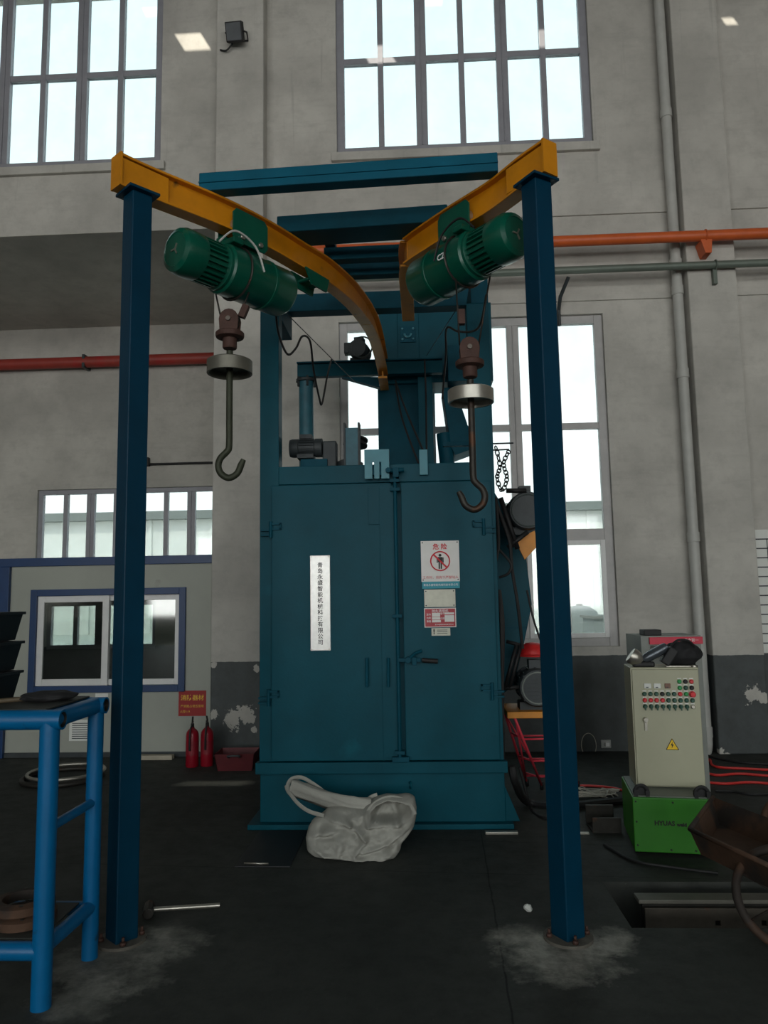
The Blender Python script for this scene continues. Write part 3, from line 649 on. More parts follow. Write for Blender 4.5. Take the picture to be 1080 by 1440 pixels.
cable('power_cable', [A(701, 830, 5.55), A(706, 880, 5.5), A(705, 960, 5.5), A(706, 1060, 5.5), A(708, 1080, 5.46)], .02, BLACK, parent=mr)
cable('power_cable', [A(741, 830, 5.75), A(750, 870, 5.75), A(760, 900, 5.75)], .008, BLACK, parent=mr)
# ------------------------------------------------------------------ plates and signs on the doors
NY = MY - .034
a, b_ = A(437, 915, NY), A(464, 781, NY)
npl = thing('company_nameplate', 'tall polished steel company nameplate on the door beside the warning sign', 'nameplate', ((a.x + b_.x) / 2, NY, a.z))
obj('plate', box(nb(), a.x, b_.x, NY - .008, NY, a.z, b_.z), SILVER, npl, True, .002)
ed = nb()
for x0, x1, z0, z1 in ((a.x + .004, a.x + .014, a.z, b_.z), (b_.x - .014, b_.x - .004, a.z, b_.z), (a.x, b_.x, b_.z - .012, b_.z - .004), (a.x, b_.x, a.z + .004, a.z + .012)): box(ed, x0, x1, NY - .012, NY - .008, z0, z1)
obj('rim', ed, SILVER, npl)
nm = '青岛永盛智能机械科技有限公司'; hh = (b_.z - a.z) * .90; cx = (a.x + b_.x) / 2
for i, chh in enumerate(nm): text('character', chh, .040, (cx, NY - .0092, b_.z - (b_.z - a.z) * .075 - hh * (i + .5) / 14 * .97), INK, npl, bold=.0006)
a, b_ = A(593, 828, NY), A(645, 760, NY)
ws = thing('warning_sign', 'white danger sign with red crossed-out person and cyan band', 'sign', ((a.x + b_.x) / 2, NY, a.z))
zbnd = a.z + .05
obj('board', box(nb(), a.x, b_.x, NY - .005, NY, zbnd, b_.z), WHITE, ws); obj('band', box(nb(), a.x + .004, b_.x - .002, NY - .006, NY, a.z, zbnd), CYAN, ws)
cx = (a.x + b_.x) / 2; cz = zbnd + (b_.z - zbnd) * .5
text('lettering', '危 险', .045, (cx, NY - .0065, b_.z - .045), INKR, ws, bold=.001); text('lettering', '工作时，吊钩下严禁站人', .0235, (cx, NY - .0065, zbnd + .028), INKR, ws)
text('lettering', nm, .0178, (cx, NY - .0075, (a.z + zbnd) / 2), INKW, ws)
ri = nb(); ring(ri, (cx, NY - .006, cz), .068, .005, (0, 1, 0), 36, 6)
Mx = Matrix.Translation((cx, 0, cz)) @ Matrix.Rotation(radians(45), 4, 'Y'); box(ri, -.066, .066, NY - .0115, NY - .009, -.006, .006, Mx); obj('prohibition_ring', ri, INKR, ws)
fg = nb(); cyl(fg, (cx, NY - .0085, cz + .042), (cx, NY - .005, cz + .042), .0105, 14); box(fg, cx - .017, cx + .017, NY - .0085, NY - .005, cz - .008, cz + .029); box(fg, cx - .012, cx - .002, NY - .0085, NY - .005, cz - .056, cz - .006); box(fg, cx + .002, cx + .012, NY - .0085, NY - .005, cz - .056, cz - .006)
box(fg, cx - .025, cx - .018, NY - .0085, NY - .005, cz - .012, cz + .026); box(fg, cx + .018, cx + .025, NY - .0085, NY - .005, cz - .012, cz + .026); obj('person_symbol', fg, INK, ws)
def rivets(t, x0, x1, z0, z1, y):
    for x in (x0 + .012, x1 - .012):
        for z in (z0, z1): obj('rivet', cyl(nb(), (x, y - .006, z), (x, y, z), .005, 8), DARK, t)
rivets(ws, a.x, b_.x, zbnd + .012, b_.z - .012, NY - .004)
a, b_ = A(597, 854, NY), A(640, 828.5, NY)
tp = thing('blank_tin_plate', 'plain tin plate riveted between warning sign and red data plate', 'plate', ((a.x + b_.x) / 2, NY, a.z))
obj('sheet', box(nb(), a.x, b_.x, NY - .004, NY, a.z, b_.z), SHEET, tp); rivets(tp, a.x, b_.x, a.z + .012, b_.z - .012, NY - .003)
a, b_ = A(597, 882.5, NY), A(641, 854.5, NY)
dp = thing('red_data_plate', 'red machine data plate with white lettering and boxes', 'data plate', ((a.x + b_.x) / 2, NY, a.z))
obj('rim', box(nb(), a.x, b_.x, NY - .003, NY, a.z, b_.z), WHITE, dp); obj('face', box(nb(), a.x + .006, b_.x - .006, NY - .005, NY - .003, a.z + .006, b_.z - .006), mat('data_plate_red', (170, 22, 40), .4), dp)
W_, H_ = b_.x - a.x, b_.z - a.z
text('lettering', '抛丸清理机', .024, (a.x + W_ * .5, NY - .006, b_.z - .023), INKW, dp)
for (u0, u1, v0, v1) in ((.24, .5, .55, .75), (.24, .5, .40, .53), (.24, .52, .26, .38), (.64, .94, .66, .76), (.64, .94, .28, .62)):
    obj('blank_field', box(nb(), a.x + W_ * u0, a.x + W_ * u1, NY - .0062, NY - .005, a.z + H_ * v0, a.z + H_ * v1), WHITE, dp)
for v_, s_ in ((.66, '型号'), (.48, '功率'), (.31, '重量')): text('lettering', s_, .016, (a.x + W_ * .14, NY - .006, a.z + H_ * v_), INKW, dp)
for v_, s_ in ((.70, '编号'), (.45, '日期')): text('lettering', s_, .016, (a.x + W_ * .57, NY - .006, a.z + H_ * v_), INKW, dp)
text('lettering', nm, .0095, (a.x + W_ * .62, NY - .006, a.z + H_ * .14), INKW, dp)
a, b_ = A(607, 894, NY), A(633, 883, NY)
cp_ = thing('caution_plate', 'small pale caution plate with exclamation mark under the red plate', 'plate', ((a.x + b_.x) / 2, NY, a.z))
obj('sheet', box(nb(), a.x, b_.x, NY - .004, NY, a.z, b_.z), SHEET, cp_); text('lettering', '!', .05, (a.x + .018, NY - .005, (a.z + b_.z) / 2), INK, cp_, bold=.002)
lb = nb()
for i in range(3): box(lb, a.x + .04, b_.x - .02, NY - .005, NY - .004, b_.z - .016 - i * .012, b_.z - .012 - i * .012)
obj('print', lb, DARK, cp_)
# ------------------------------------------------------------------ rail gantry
RZ = 3.765; RH = .18
gt = thing('monorail_gantry', 'yellow curved hoist rails on dark blue posts with blue cross beams', 'gantry', (-.4, 3.7, 0))
def ibeam(name, pts, z, h, fwid, tf, twb, m, parent, n=8):
    path = smoothpath([V((x, y, 0)) for x, y in pts], n); b = nb()
    prof = [(-fwid / 2, 0), (fwid / 2, 0), (fwid / 2, tf), (twb / 2, tf), (twb / 2, h - tf), (fwid / 2, h - tf), (fwid / 2, h), (-fwid / 2, h), (-fwid / 2, h - tf), (-twb / 2, h - tf), (-twb / 2, tf), (-fwid / 2, tf)]
    rings = []
    for i, p_ in enumerate(path):
        d = (path[min(i + 1, len(path) - 1)] - path[max(i - 1, 0)]).normalized(); nn = V((d.y, -d.x, 0))
        rings.append([b.verts.new(p_ + nn * u + V((0, 0, z + v))) for u, v in prof])
    for a_, c_ in zip(rings, rings[1:]):
        for k in range(12):
            j = (k + 1) % 12; b.faces.new((a_[k], a_[j], c_[j], c_[k]))
    b.faces.new(rings[0]); b.faces.new(rings[-1][::-1])
    return obj(name, b, m, parent, True, .003)
LP = [(-1.545, 3.635), (-1.43, 3.776), (-1.125, 4.11), (-.915, 4.40), (-.75, 4.69), (-.605, 4.95), (-.47, 5.33), (-.385, 5.72)]
RP = [(.715, 3.685), (.615, 3.82), (.47, 4.05), (.27, 4.29), (.06, 4.56), (-.03, 4.69)]
BROWN = YEL
rl = ibeam('rail', LP, RZ, RH, .095, .014, .012, YEL, gt); rr_ = ibeam('rail', RP, RZ, RH, .095, .014, .012, YEL, gt)
ibeam('rail_tail', [(-.384, 5.725), (-.345, 6.05), (-.325, 6.5), (-.318, 7.10)], RZ, RH, .095, .014, .012, BROWN, gt)
ibeam('rail_tail', [(-.036, 4.70), (-.052, 4.86), (-.05, 5.2), (-.048, 5.68)], RZ, RH, .095, .014, .012, BROWN, gt)
for rail, (p0, p1) in ((rl, LP[:2]), (rr_, RP[:2])):
    d = (V((*p1, 0)) - V((*p0, 0))).normalized(); nn = V((d.y, -d.x, 0)); b = nb()
    c_ = V((*p0, RZ)); Mx = Matrix((( d.x, nn.x, 0, c_.x), (d.y, nn.y, 0, c_.y), (0, 0, 1, c_.z), (0, 0, 0, 1)))
    box(b, -.012, 0, -.05, .05, 0, RH + .004, Mx); obj('end_plate', b, YEL, rail)
    b = nb()
    for s_ in (-1, 1): box(b, .005, .28, s_ * .030 - .006, s_ * .030 + .006, .02, RH - .02, Mx)
    obj('side_stiffener', b, YEL, rail)
zt_ = A(543, 549, 7.38).z; b = nb(); box(b, -.36, -.275, 6.95, 7.38, zt_, zt_ + .02); obj('tail_strip', b, BROWN, rl)
b = nb(); box(b, -.325, -.31, 6.96, 7.09, zt_ + .02, RZ); obj('tail_hanger', b, BROWN, rl)
for (px_, py_), (p0, p1), rg_ in ((posts_xy[0], LP[1:3], 0), (posts_xy[1], RP[1:3], 1)):
    ang = math.atan2(p1[1] - p0[1], p1[0] - p0[0]); Mx = Matrix.Translation((px_, py_, 0)) @ Matrix.Rotation(ang, 4, 'Z'); s_ = .056
    b = nb(); box(b, -s_, s_, -s_, s_, .012, RZ - .015, Mx); po = obj('post', b, NAVY, gt, True, .006)
    b = nb(); box(b, -.085, .085, -.085, .085, RZ - .015, RZ, Mx); obj('cap_plate', b, NAVY, po, True, .002)
    b = nb(); cyl(b, (px_, py_, 0), (px_, py_, .014), .115, 28); obj('foot_plate', b, mat('dusty_plate', (92, 88, 80), .8, .1, .25, 14., .1), po)
    for k in range(4):
        a_ = ang + pi / 4 + k * pi / 2 + .4; q_ = V((px_ + .092 * cos(a_), py_ + .092 * sin(a_), 0)); b = nb(); cyl(b, q_ + V((0, 0, .014)), q_ + V((0, 0, .03)), .014, 6); cyl(b, q_ + V((0, 0, .03)), q_ + V((0, 0, .05)), .007, 8); obj('anchor_bolt', b, RUST, po)
def hbeam(name, p0, p1, hgt, wid, z0, m=TEAL_D):
    p0, p1 = V(p0), V(p1); d = (p1 - p0); L = d.length; ang = math.atan2(d.y, d.x); Mx = Matrix.Translation((p0.x, p0.y, z0)) @ Matrix.Rotation(ang, 4, 'Z')
    b = nb(); box(b, 0, L, -wid / 2, wid / 2, 0, hgt, Mx); o = obj(name, b, m, gt, True, .006); return o, Mx, L
top = RZ + RH + .002
q0, q1 = G(283, 274, top), G(700, 246, top)
BEAMB = mat('beam_blue_paint', (0, 82, 104), .5, 0, .14, 3., 0, 40, .15, ((20, 108, 136), 3., .66))
o, Mx, L = hbeam('cross_beam', (q0.x, q0.y, 0), (q1.x, q1.y, 0), .11, .09, top, BEAMB)
b = nb(); box(b, 0, L, -.052, -.045, .045, .052, Mx); obj('weld_seam', b, BEAMB, o)
q0, q1 = G(395, 338, top), G(630, 322, top)
o, Mx, L = hbeam('cross_beam', (q0.x, q0.y, 0), (q1.x, q1.y, 0), .11, .22, top, TEAL_D)
b = nb()
for u in (.27, .55): lathe(b, [(.05, 0), (.04, .02), (0, .025)], Mx @ V((L * u, 0, .11)), (0, 0, 1), 16)
obj('bolt_head', b, TEAL_D, o)
for ya in (4.98, 5.25): hbeam('cross_beam', (-.62, ya, 0), (.12, ya - .01, 0), .09, .09, top, TEAL_D)
for xa in (-.58, .06):
    b = nb(); box(b, xa - .035, xa + .035, q0.y + .05, 5.975, top + .11, top + .17); obj('tie_bar', b, TEAL_D, gt, True, .004)
b = nb(); box(b, -.52, -.44, q0.y + .1, 5.0, RZ - .0, top); b.free()
# ------------------------------------------------------------------ hoists (axis local X, motor towards -X)
def rail_at(P_, x):
    for (xa, ya), (xb, yb) in zip(P_, P_[1:]):
        if min(xa, xb) <= x <= max(xa, xb): return V((x, ya + (yb - ya) * (x - xa) / (xb - xa), 0)), V((xb - xa, yb - ya, 0)).normalized()
def hoist(name, label, c, d, zax, zrail, mirror):
    rz = math.atan2(d.y, d.x); t = thing(name, label, 'hoist', (c.x, c.y, zax), rz, 'electric hoists on the yellow rails')
    s = -1 if mirror else 1                # s: which side faces the camera (local y)
    X = (1, 0, 0)
    mo = obj('motor', lathe(nb(), [(.10, -.30), (.10, -.13), (.12, -.12), (.12, -.10)], axis=X), GRN_D, t, False)
    f = nb()
    for i in range(26): box(f, -.30, -.14, -.004, .004, .095, .116, Matrix.Rotation(2 * pi * i / 26, 4, 'X'))
    obj('cooling_fin', f, GRN_D, mo, False)['kind'] = 'stuff'
    fc = obj('fan_cover', lathe(nb(), [(.116, -.28), (.118, -.30), (.118, -.385), (.108, -.415), (.085, -.428), (.082, -.424), (.03, -.424), (0, -.424)], axis=X), GRN, t, False)
    b = nb()
    for k in range(3): box(b, -.43, -.424, -.004, .004, .0, .03, Matrix.Rotation(k * 2.09 + .5, 4, 'X'))
    obj('vent_mark', b, STEEL, fc, False)
    dr_ = obj('drum_casing', lathe(nb(), [(.12, -.10), (.132, -.09), (.132, .40), (.122, .425), (.09, .432), (0, .432)], axis=X), GRN, t, False)
    for x in (.03, .24): obj('band', lathe(nb(), [(.1325, x - .012), (.1365, x - .01), (.1365, x + .01), (.1325, x + .012)], axis=X), GRN, dr_, False)
    jb = nb(); box(jb, -.10, -.02, s * -.06 - .05, s * -.06 + .05, .11, .14); obj('junction_box', jb, GRN_D, t, False, .006)
    dz = zrail - zax
    tr_ = nb(); box(tr_, -.10, .18, -.03, .03, .125, dz - .05); cyl(tr_, (.0, -.075, dz - .035), (.0, .075, dz - .035), .014, 12); cyl(tr_, (.16, -.075, dz - .035), (.16, .075, dz - .035), .014, 12)
    tf_ = obj('trolley_yoke', tr_, GRN_D, t, False, .004)
    for sy in (-1, 1):
        b = nb(); poly = [(-.03, -.07), (.19, -.07), (.215, -.04), (.215, .105), (.19, .135), (-.03, .135), (-.055, .105), (-.055, -.04)]
        prism(b, [(x, sy * .066 - .005, dz + z_) for x, z_ in poly], (0, .010, 0)); sp_ = obj('side_plate', b, GRN, t, False, .002)
        for x in (.01, .15):
            b = nb(); cyl(b, (x, sy * .055, dz + .056), (x, sy * .012, dz + .056), .04, 18); obj('trolley_wheel', b, STEEL, sp_, False)
            b = nb(); cyl(b, (x, sy * .070, dz - .035), (x, sy * .088, dz - .035), .016, 6); obj('nut', b, STEEL, sp_, False)
    b = nb(); tube(b, smoothpath([(-.2, s * -.1, .08), (-.1, s * -.12, .16), (.05, s * -.13, .12), (.12, s * -.135, .0)], 6), .006, 6); obj('motor_lead', b, PVC if not mirror else BLACK, t, False)
    b = nb(); tube(b, [(.02 + .0, .137 * cos(a_), .137 * sin(a_)) for a_ in [2 * pi * i / 28 for i in range(28)]], .007, 6, True); obj('rope_guide', b, DKSTEEL, t, False)
    for ch_ in t.children_recursive:
        if not ch_.name.startswith(('trolley', 'side_plate', 'nut')):
            for v in ch_.data.vertices: v.co = V((v.co.x * .95 + (.05 if mirror else 0), v.co.y * 1.13, v.co.z * 1.13))
    return t
pL, dL = rail_at(LP, -1.115); axL = AV(327, 384, pL, dL)
pR, dR = rail_at(RP, .44); axR = AV(664, 362, pR, dR)
hL = hoist('electric_hoist', 'green electric hoist under the rail whose end cap shows a bare fan face', axL, dL, axL.z, RZ, False)
hR = hoist('electric_hoist', 'green electric hoist under the rail, its motor tucked behind a post', axR, dR, axR.z, RZ, True)
hL['label'] = 'green electric hoist above the hook that hangs over the plaster pillar'; hR['label'] = 'green electric hoist above the hook that hangs before the teal door'
b = nb(); p, d = rail_at(LP, -.70)
for sy in (-1, 1):
    nn = V((d.y, -d.x, 0)); prism(b, [p + nn * sy * .06 + d * u + V((0, 0, RZ + v_)) for u, v_ in ((-.13, -.004), (.13, -.004), (.10, -.10), (-.06, -.10))], nn * .012)
for u in (-.05, .07): cyl(b, p + d * u + V((0, 0, RZ - .05)) - nn * .06, p + d * u + V((0, 0, RZ - .05)) + nn * .06, .012, 10)
tag(obj('rail_stop', b, GRN_D), 'dark green clamped stop plate on the curved rail', 'rail stop')
# ------------------------------------------------------------------ hook assemblies
def hook(label, c, sgn, rz, zoff_block):
    t = thing('crane_hook', label, 'crane hook', c, rz, 'hook hangers under the hoists')
    k = .00405
    obj('weight_disc', lathe(nb(), [(0, .035), (.12, .035), (.131, .028), (.131, -.045), (.119, -.045), (.115, -.01), (.03, -.01), (0, -.01)], seg=40), STEEL if sgn > 0 else mat('dull_steel', (112, 110, 100), .5, .6, .15, 12.), t, False)
    st = [(0, 0, .09), (0, 0, -.02), (0, 0, -.30), (0, 0, -.47), (sgn * .012, 0, -.505), (sgn * .05, 0, -.545), (sgn * .062, 0, -.59), (sgn * .045, 0, -.635), (0, 0, -.66), (-sgn * .048, 0, -.635), (-sgn * .07, 0, -.585), (-sgn * .085, 0, -.555)]
    obj('hook_rod', tube(nb(), smoothpath(st, 5), lambda u: .0195 if u < .9 else .0195 - (u - .9) * .05, 12), DKSTEEL if sgn > 0 else mat('greenish_iron', (56, 60, 46), .6, .4, .2, 9.), t, False)
    obj('sleeve', lathe(nb(), [(0, .105), (.038, .105), (.042, .112), (.042, .20), (0, .20)]), RUST, t, False)
    obj('swivel_flange', lathe(nb(), [(0, .165), (.05, .165), (.08, .172), (.083, .18), (.083, .198), (.076, .205), (0, .205)]), RUST, t, False)
    b = nb()
    for sy in (-1, 1):
        prism(b, [(.058 * cos(a_), sy * .032 - .006, .275 + .062 * sin(a_)) for a_ in [pi * i / 8 for i in range(9)]] + [(-.052, sy * .032 - .006, .205), (.052, sy * .032 - .006, .205)], (0, .012, 0))
    bl = obj('hook_block', b, RUST, t, False, .003)
    b = nb(); lathe(b, [(0, -.02), (.058, -.02), (.045, 0), (.058, .02), (0, .02)], (0, 0, .275), (0, 1, 0), 24); obj('sheave', b, DKSTEEL, bl, False)
    b = nb(); cyl(b, (0, -.05, .275), (0, .05, .275), .014, 12); obj('sheave_pin', b, mat('dull_pin', (104, 96, 88), .55, .4), bl, False)
    return t
cL = AV(323, 515, axL, V((1, 0, 0))); cR = AV(662, 556, axR, V((1, 0, 0)))
hkL = hook('rusty hook with dull disc hanging before the plaster pillar', cL, -1, 0, 0)
hkR = hook('dark hook with shiny steel disc hanging before the teal door', cR, 1, 0, 0)
hkL.location = cL; hkR.location = cR
def rope(ax, c, hst, yoff):
    s = c + V((0, 0, .30))
    for dx, q_ in ((-.055, V((-.10, 0, -.12))), (.055, V((.10, .0, -.12)))):
        obj('wire_rope', tube(nb(), [s + V((dx, 0, 0)), ax + q_], .0055, 6), DKSTEEL, hst)
rope(axL, cL, hL, 0); rope(axR, cR, hR, 0)
b = nb(); p = AV(343, 438, axL, V((1, 0, 0))); box(b, -.02, .02, -.02, .02, -.04, .04, Matrix.Translation(p) @ Matrix.Rotation(.4, 4, 'Y')); obj('limit_weight', b, RUST, hL, True, .004)
b = nb(); p = AV(649, 446, axR, V((1, 0, 0))); box(b, -.02, .02, -.02, .02, -.045, .045, Matrix.Translation(p)); obj('limit_weight', b, RUST, hR, True, .004)
# hanging control cables
c_ = [A(388, 440, 4.75), A(392, 470, 4.9), A(404, 498, 5.0), A(416, 490, 5.1), A(425, 473, 5.2), A(436, 480, 5.35), A(441, 520, 5.6), A(449, 560, 5.9), A(453, 567, 6.0), A(460, 530, 6.3), A(466, 506, 6.6)]
fs = thing('festoon_cable', 'black control cable looping from hoist to rear beam on a thin wire', 'cable', c_[0])
obj('cord', tube(nb(), smoothpath(c_, 6), .008, 8), BLACK, fs); obj('support_wire', tube(nb(), [A(398, 436, 4.7), A(500, 538, 7.14)], .0035, 5), DARK, fs)
c2 = [A(684, 415, 4.4), A(676, 455, 4.7), A(664, 466, 4.9), A(644, 466, 5.1), A(628, 462, 5.3), A(627, 500, 5.6), A(622, 560, 5.9)]
f2 = thing('festoon_cable', 'black control cable draped in front of the teal separator casing', 'cable', c2[0])
obj('cord', tube(nb(), smoothpath(c2, 6), .008, 8), BLACK, f2); obj('support_wire', tube(nb(), [A(645, 430, 5.0), A(600, 500, 7.0)], .003, 5), DARK, f2)
for pts_ in ([A(556, 535, 7.1), A(572, 580, 6.6), A(600, 645, 6.0)], [A(556, 540, 7.1), A(566, 590, 6.6), A(590, 655, 6.0)], [A(597, 505, 7.0), A(599, 560, 7.0), A(600, 640, 6.6)]):
    cable('power_cable', pts_, .009, BLACK, parent=mr)
# ------------------------------------------------------------------ woven sack in front of the machine
SY = 4.98
sk = thing('woven_sack', 'crumpled white woven bulk sack slumped against the machine base', 'sack', (A(500, 1205, SY).x, SY, 0))
def sy_(py): return 4.855 + max(0, 1208 - py) / 95 * .27
def sp3(x, y, off=0.):
    Y = sy_(y); p = A(x, y, Y); p.y += off; p.z = max(.004, p.z); return p
OUT = [(432, 1196), (430, 1178), (434, 1162), (440, 1152), (452, 1144), (462, 1135), (480, 1131), (500, 1132), (511, 1134), (518, 1127), (530, 1120), (545, 1116), (560, 1117), (575, 1115), (583, 1119), (586, 1135), (585, 1150), (582, 1163), (574, 1175), (565, 1185), (563, 1195), (556, 1205), (543, 1211), (520, 1210), (490, 1208), (460, 1207), (440, 1203)]
def outline_at(ang, cx, cy):
    best = 0; dx, dy = cos(ang), sin(ang)
    for (x1, y1), (x2, y2) in zip(OUT, OUT[1:] + OUT[:1]):
        ex, ey = x2 - x1, y2 - y1; den = dx * ey - dy * ex
        if abs(den) < 1e-9: continue
        t_ = ((x1 - cx) * ey - (y1 - cy) * ex) / den; u_ = ((x1 - cx) * dy - (y1 - cy) * dx) / den
        if t_ > 0 and -1e-6 <= u_ <= 1 + 1e-6: best = max(best, t_)
    return best
def segd(x, y, a_, b__):
    ex, ey = b__[0] - a_[0], b__[1] - a_[1]; t_ = max(0, min(1, ((x - a_[0]) * ex + (y - a_[1]) * ey) / (ex * ex + ey * ey))); return math.hypot(x - a_[0] - ex * t_, y - a_[1] - ey * t_)
# creases as the photo shows them: ends in pixels, height (+ towards the viewer), width
CREASE = [((486, 1146), (514, 1170), .040, 4), ((514, 1170), (498, 1196), .030, 4), ((496, 1150), (504, 1172), -.035, 4), ((462, 1144), (492, 1150), .030, 4), ((440, 1168), (470, 1160), .028, 4), ((436, 1176), (466, 1170), -.025, 3), ((437, 1186), (456, 1196), .025, 4), ((456, 1196), (500, 1203), .028, 4),
          ((440, 1200), (444, 1180), -.020, 3), ((505, 1196), (545, 1184), -.034, 3.5), ((545, 1184), (583, 1160), -.040, 3.5), ((510, 1192), (545, 1180), .026, 4), ((545, 1180), (580, 1154), .030, 4), ((518, 1152), (560, 1150), .038, 4), ((560, 1150), (584, 1142), .034, 4), ((556, 1180), (562, 1196), .034, 4),
          ((480, 1172), (476, 1195), .024, 5), ((530, 1160), (560, 1166), .020, 5), ((548, 1196), (556, 1203), .03, 4), ((500, 1200), (540, 1206), .022, 4), ((452, 1150), (448, 1172), -.020, 4), ((515, 1138), (517, 1152), .035, 3)]
MOUTH = [(521, 1147), (522, 1136), (531, 1127), (547, 1122), (565, 1124), (577, 1132), (581, 1142), (565, 1147), (545, 1149)]
def inside(x, y, poly):
    c = False
    for (x1, y1), (x2, y2) in zip(poly, poly[1:] + poly[:1]):
        if (y1 > y) != (y2 > y) and x < (x2 - x1) * (y - y1) / (y2 - y1) + x1: c = not c
    return c
def front_depth(x, y, t_):
    d = .15 * (max(0, 1 - t_ ** 2.6)) ** .5
    for a_, b__, h_, w2 in CREASE: d += h_ * math.exp(-(segd(x, y, a_, b__) / w2) ** 2) * min(1, (1 - t_) * 6)
    d += (noise.noise(V((x * .06, y * .08, 3))) * .03 + noise.noise(V((x * .17, y * .2, 9))) * .010) * min(1, (1 - t_) * 5)
    if inside(x, y, MOUTH):
        e_ = min(segd(x, y, MOUTH[i], MOUTH[(i + 1) % len(MOUTH)]) for i in range(len(MOUTH)))
        d -= .16 * min(1, e_ / 4); d += .07 * math.exp(-(segd(x, y, (552, 1128), (560, 1147)) / 4.5) ** 2) + .04 * math.exp(-(segd(x, y, (538, 1132), (528, 1146)) / 3) ** 2)
    return d
b = nb(); NA, NR = 150, 44; cx0, cy0 = 505, 1168
for side in (1, -1):
    rows_ = []
    for i in range(NR + 1):
        t_ = i / NR; row = []
        for k in range(NA):
            an = 2 * pi * k / NA; R0 = outline_at(an, cx0, cy0) * t_; x, y = cx0 + cos(an) * R0, cy0 + sin(an) * R0
            p = sp3(x, y); d_ = front_depth(x, y, t_) if side > 0 else -.13 * (max(0, 1 - t_ ** 3)) ** .5
            vd = (CAM - p).normalized(); p = p + V((vd.x, vd.y, 0)) * d_; p.z = max(.004, p.z); row.append(b.verts.new(p))
            if i == 0: break
        rows_.append(row)
    for k in range(NA): b.faces.new((rows_[0][0], rows_[1][k], rows_[1][(k + 1) % NA])).smooth = True
    for r1, r2 in zip(rows_[1:], rows_[2:]):
        for k in range(NA): b.faces.new((r1[k], r1[(k + 1) % NA], r2[(k + 1) % NA], r2[k])).smooth = True
bmesh.ops.remove_doubles(b, verts=b.verts, dist=1e-5)
obj('bag_body', b, SACK, sk)
def ribbon(name, pts, wid, th, m, par, n=8, fac=(0, 1, .2), amp=0.):
    P_ = smoothpath(pts, n); b = nb(); R_ = []; K = 20
    for i, p in enumerate(P_):
        d = (P_[min(i + 1, len(P_) - 1)] - P_[max(i - 1, 0)]).normalized(); u = V(fac).cross(d).normalized(); v_ = d.cross(u); w2 = wid(i / (len(P_) - 1)) if callable(wid) else wid; rg2 = []
        for k in range(K):
            t_ = 2 * pi * k / K; off = u * cos(t_) * w2 + v_ * sin(t_) * th
            if amp: off = off * (1 + amp * (1 - abs(noise.noise(V((cos(t_) * 1.6, sin(t_) * 1.6, i * .035 + 5)))) * 3)) 
            rg2.append(b.verts.new(p + off))
        R_.append(rg2)
    for a_, c_ in zip(R_, R_[1:]):
        for k in range(K): b.faces.new((a_[k], a_[(k + 1) % K], c_[(k + 1) % K], c_[k])).smooth = True
    b.faces.new(R_[0][::-1]); b.faces.new(R_[-1]); o = obj(name, b, m, par); return o
ribbon('neck_flap', [sp3(520, 1140, .02), sp3(495, 1135, .0), sp3(470, 1127, .0), sp3(445, 1119, .0), sp3(422, 1111, .0), sp3(410, 1107, .0)], lambda u: .062 - .018 * u, .035, SACK, sk, 10, amp=.32)
ribbon('lifting_strap', [sp3(455, 1113, .0), sp3(440, 1102, .0), sp3(424, 1094, .01), sp3(409, 1097, .02), sp3(405, 1109, .0), sp3(418, 1125, -.04), sp3(436, 1137, -.06), sp3(458, 1142, -.08)], .014, .004, SACK, sk, 8)
ribbon('lifting_strap', [sp3(401, 1106, .03), sp3(404, 1115, .03), sp3(414, 1124, .01)], .012, .004, SACK, sk, 6)
ribbon('mouth_rim', [sp3(517, 1151, -.10), sp3(518, 1137, -.09), sp3(529, 1125, -.06), sp3(546, 1119, -.04), sp3(564, 1121, -.04), sp3(577, 1129, -.05), sp3(584, 1142, -.06)], .013, .006, SACK, sk, 8)
ribbon('mouth_ear', [sp3(512, 1134, .0), sp3(520, 1124, .02), sp3(530, 1120, .03)], .018, .008, SACK, sk, 8)
# ------------------------------------------------------------------ floor items near the machine
a, b_, c_ = G(337, 1220), G(415, 1220), G(412, 1172)
fm = thing('floor_plate', 'black steel floor plate beside the sack', 'floor plate', ((a.x + b_.x) / 2, (a.y + c_.y) / 2, 0))
obj('sheet', box(nb(), a.x - .03, b_.x - .03, a.y, 5.36, 0, .008), mat('black_plate', (38, 40, 42), .55, .3, .15, 8.), fm, True, .002)
obj('lift_bar', cyl(nb(), (a.x + .02, a.y + .03, .014), (a.x + .17, a.y + .025, .014), .006, 8), STEEL, fm)
a = G(705, 1172)
tag(obj('steel_shim', box(nb(), a.x - .11, a.x + .11, a.y - .03, a.y + .01, 0, .018), STEEL, None, True, .003), 'short bright steel shim on the floor at the machine corner', 'steel bar')
p = G(743, 1281)
bb = nb(); bmesh.ops.create_icosphere(bb, subdivisions=3, radius=.022)
for v in bb.verts: v.co = v.co * (1 + .35 * noise.noise(v.co * 60)); v.co.z = v.co.z * .8 + .016
bb.transform(Matrix.Translation((p.x, p.y, 0))); tag(obj('paper_wad', bb, PAPER), 'white crumpled paper wad beside the post foot', 'paper')
h0, h1 = G(209, 1288), G(309, 1277); hm = thing('sledge_hammer', 'short sledge hammer with steel handle lying on the floor', 'hammer', (h0.x, h0.y, 0))
d = (h1 - h0).normalized(); n_ = V((-d.y, d.x, 0))
obj('hammer_head', cyl(nb(), h0 - n_ * .06 + V((0, 0, .03)), h0 + n_ * .06 + V((0, 0, .03)), .028, 8), DKSTEEL, hm, True, .004)
obj('handle', cyl(nb(), h0 + V((0, 0, .03)), h1 + V((0, 0, .014)), .012, 10), STEEL, hm)
p = G(88, 1096)
hb = nb(); ring(hb, (p.x, p.y, .022), .34, .022, (0, 0, 1), 40, 10); tag(obj('steel_hoop', hb, DKSTEEL), 'large thin steel hoop lying on the floor before the office', 'hoop')
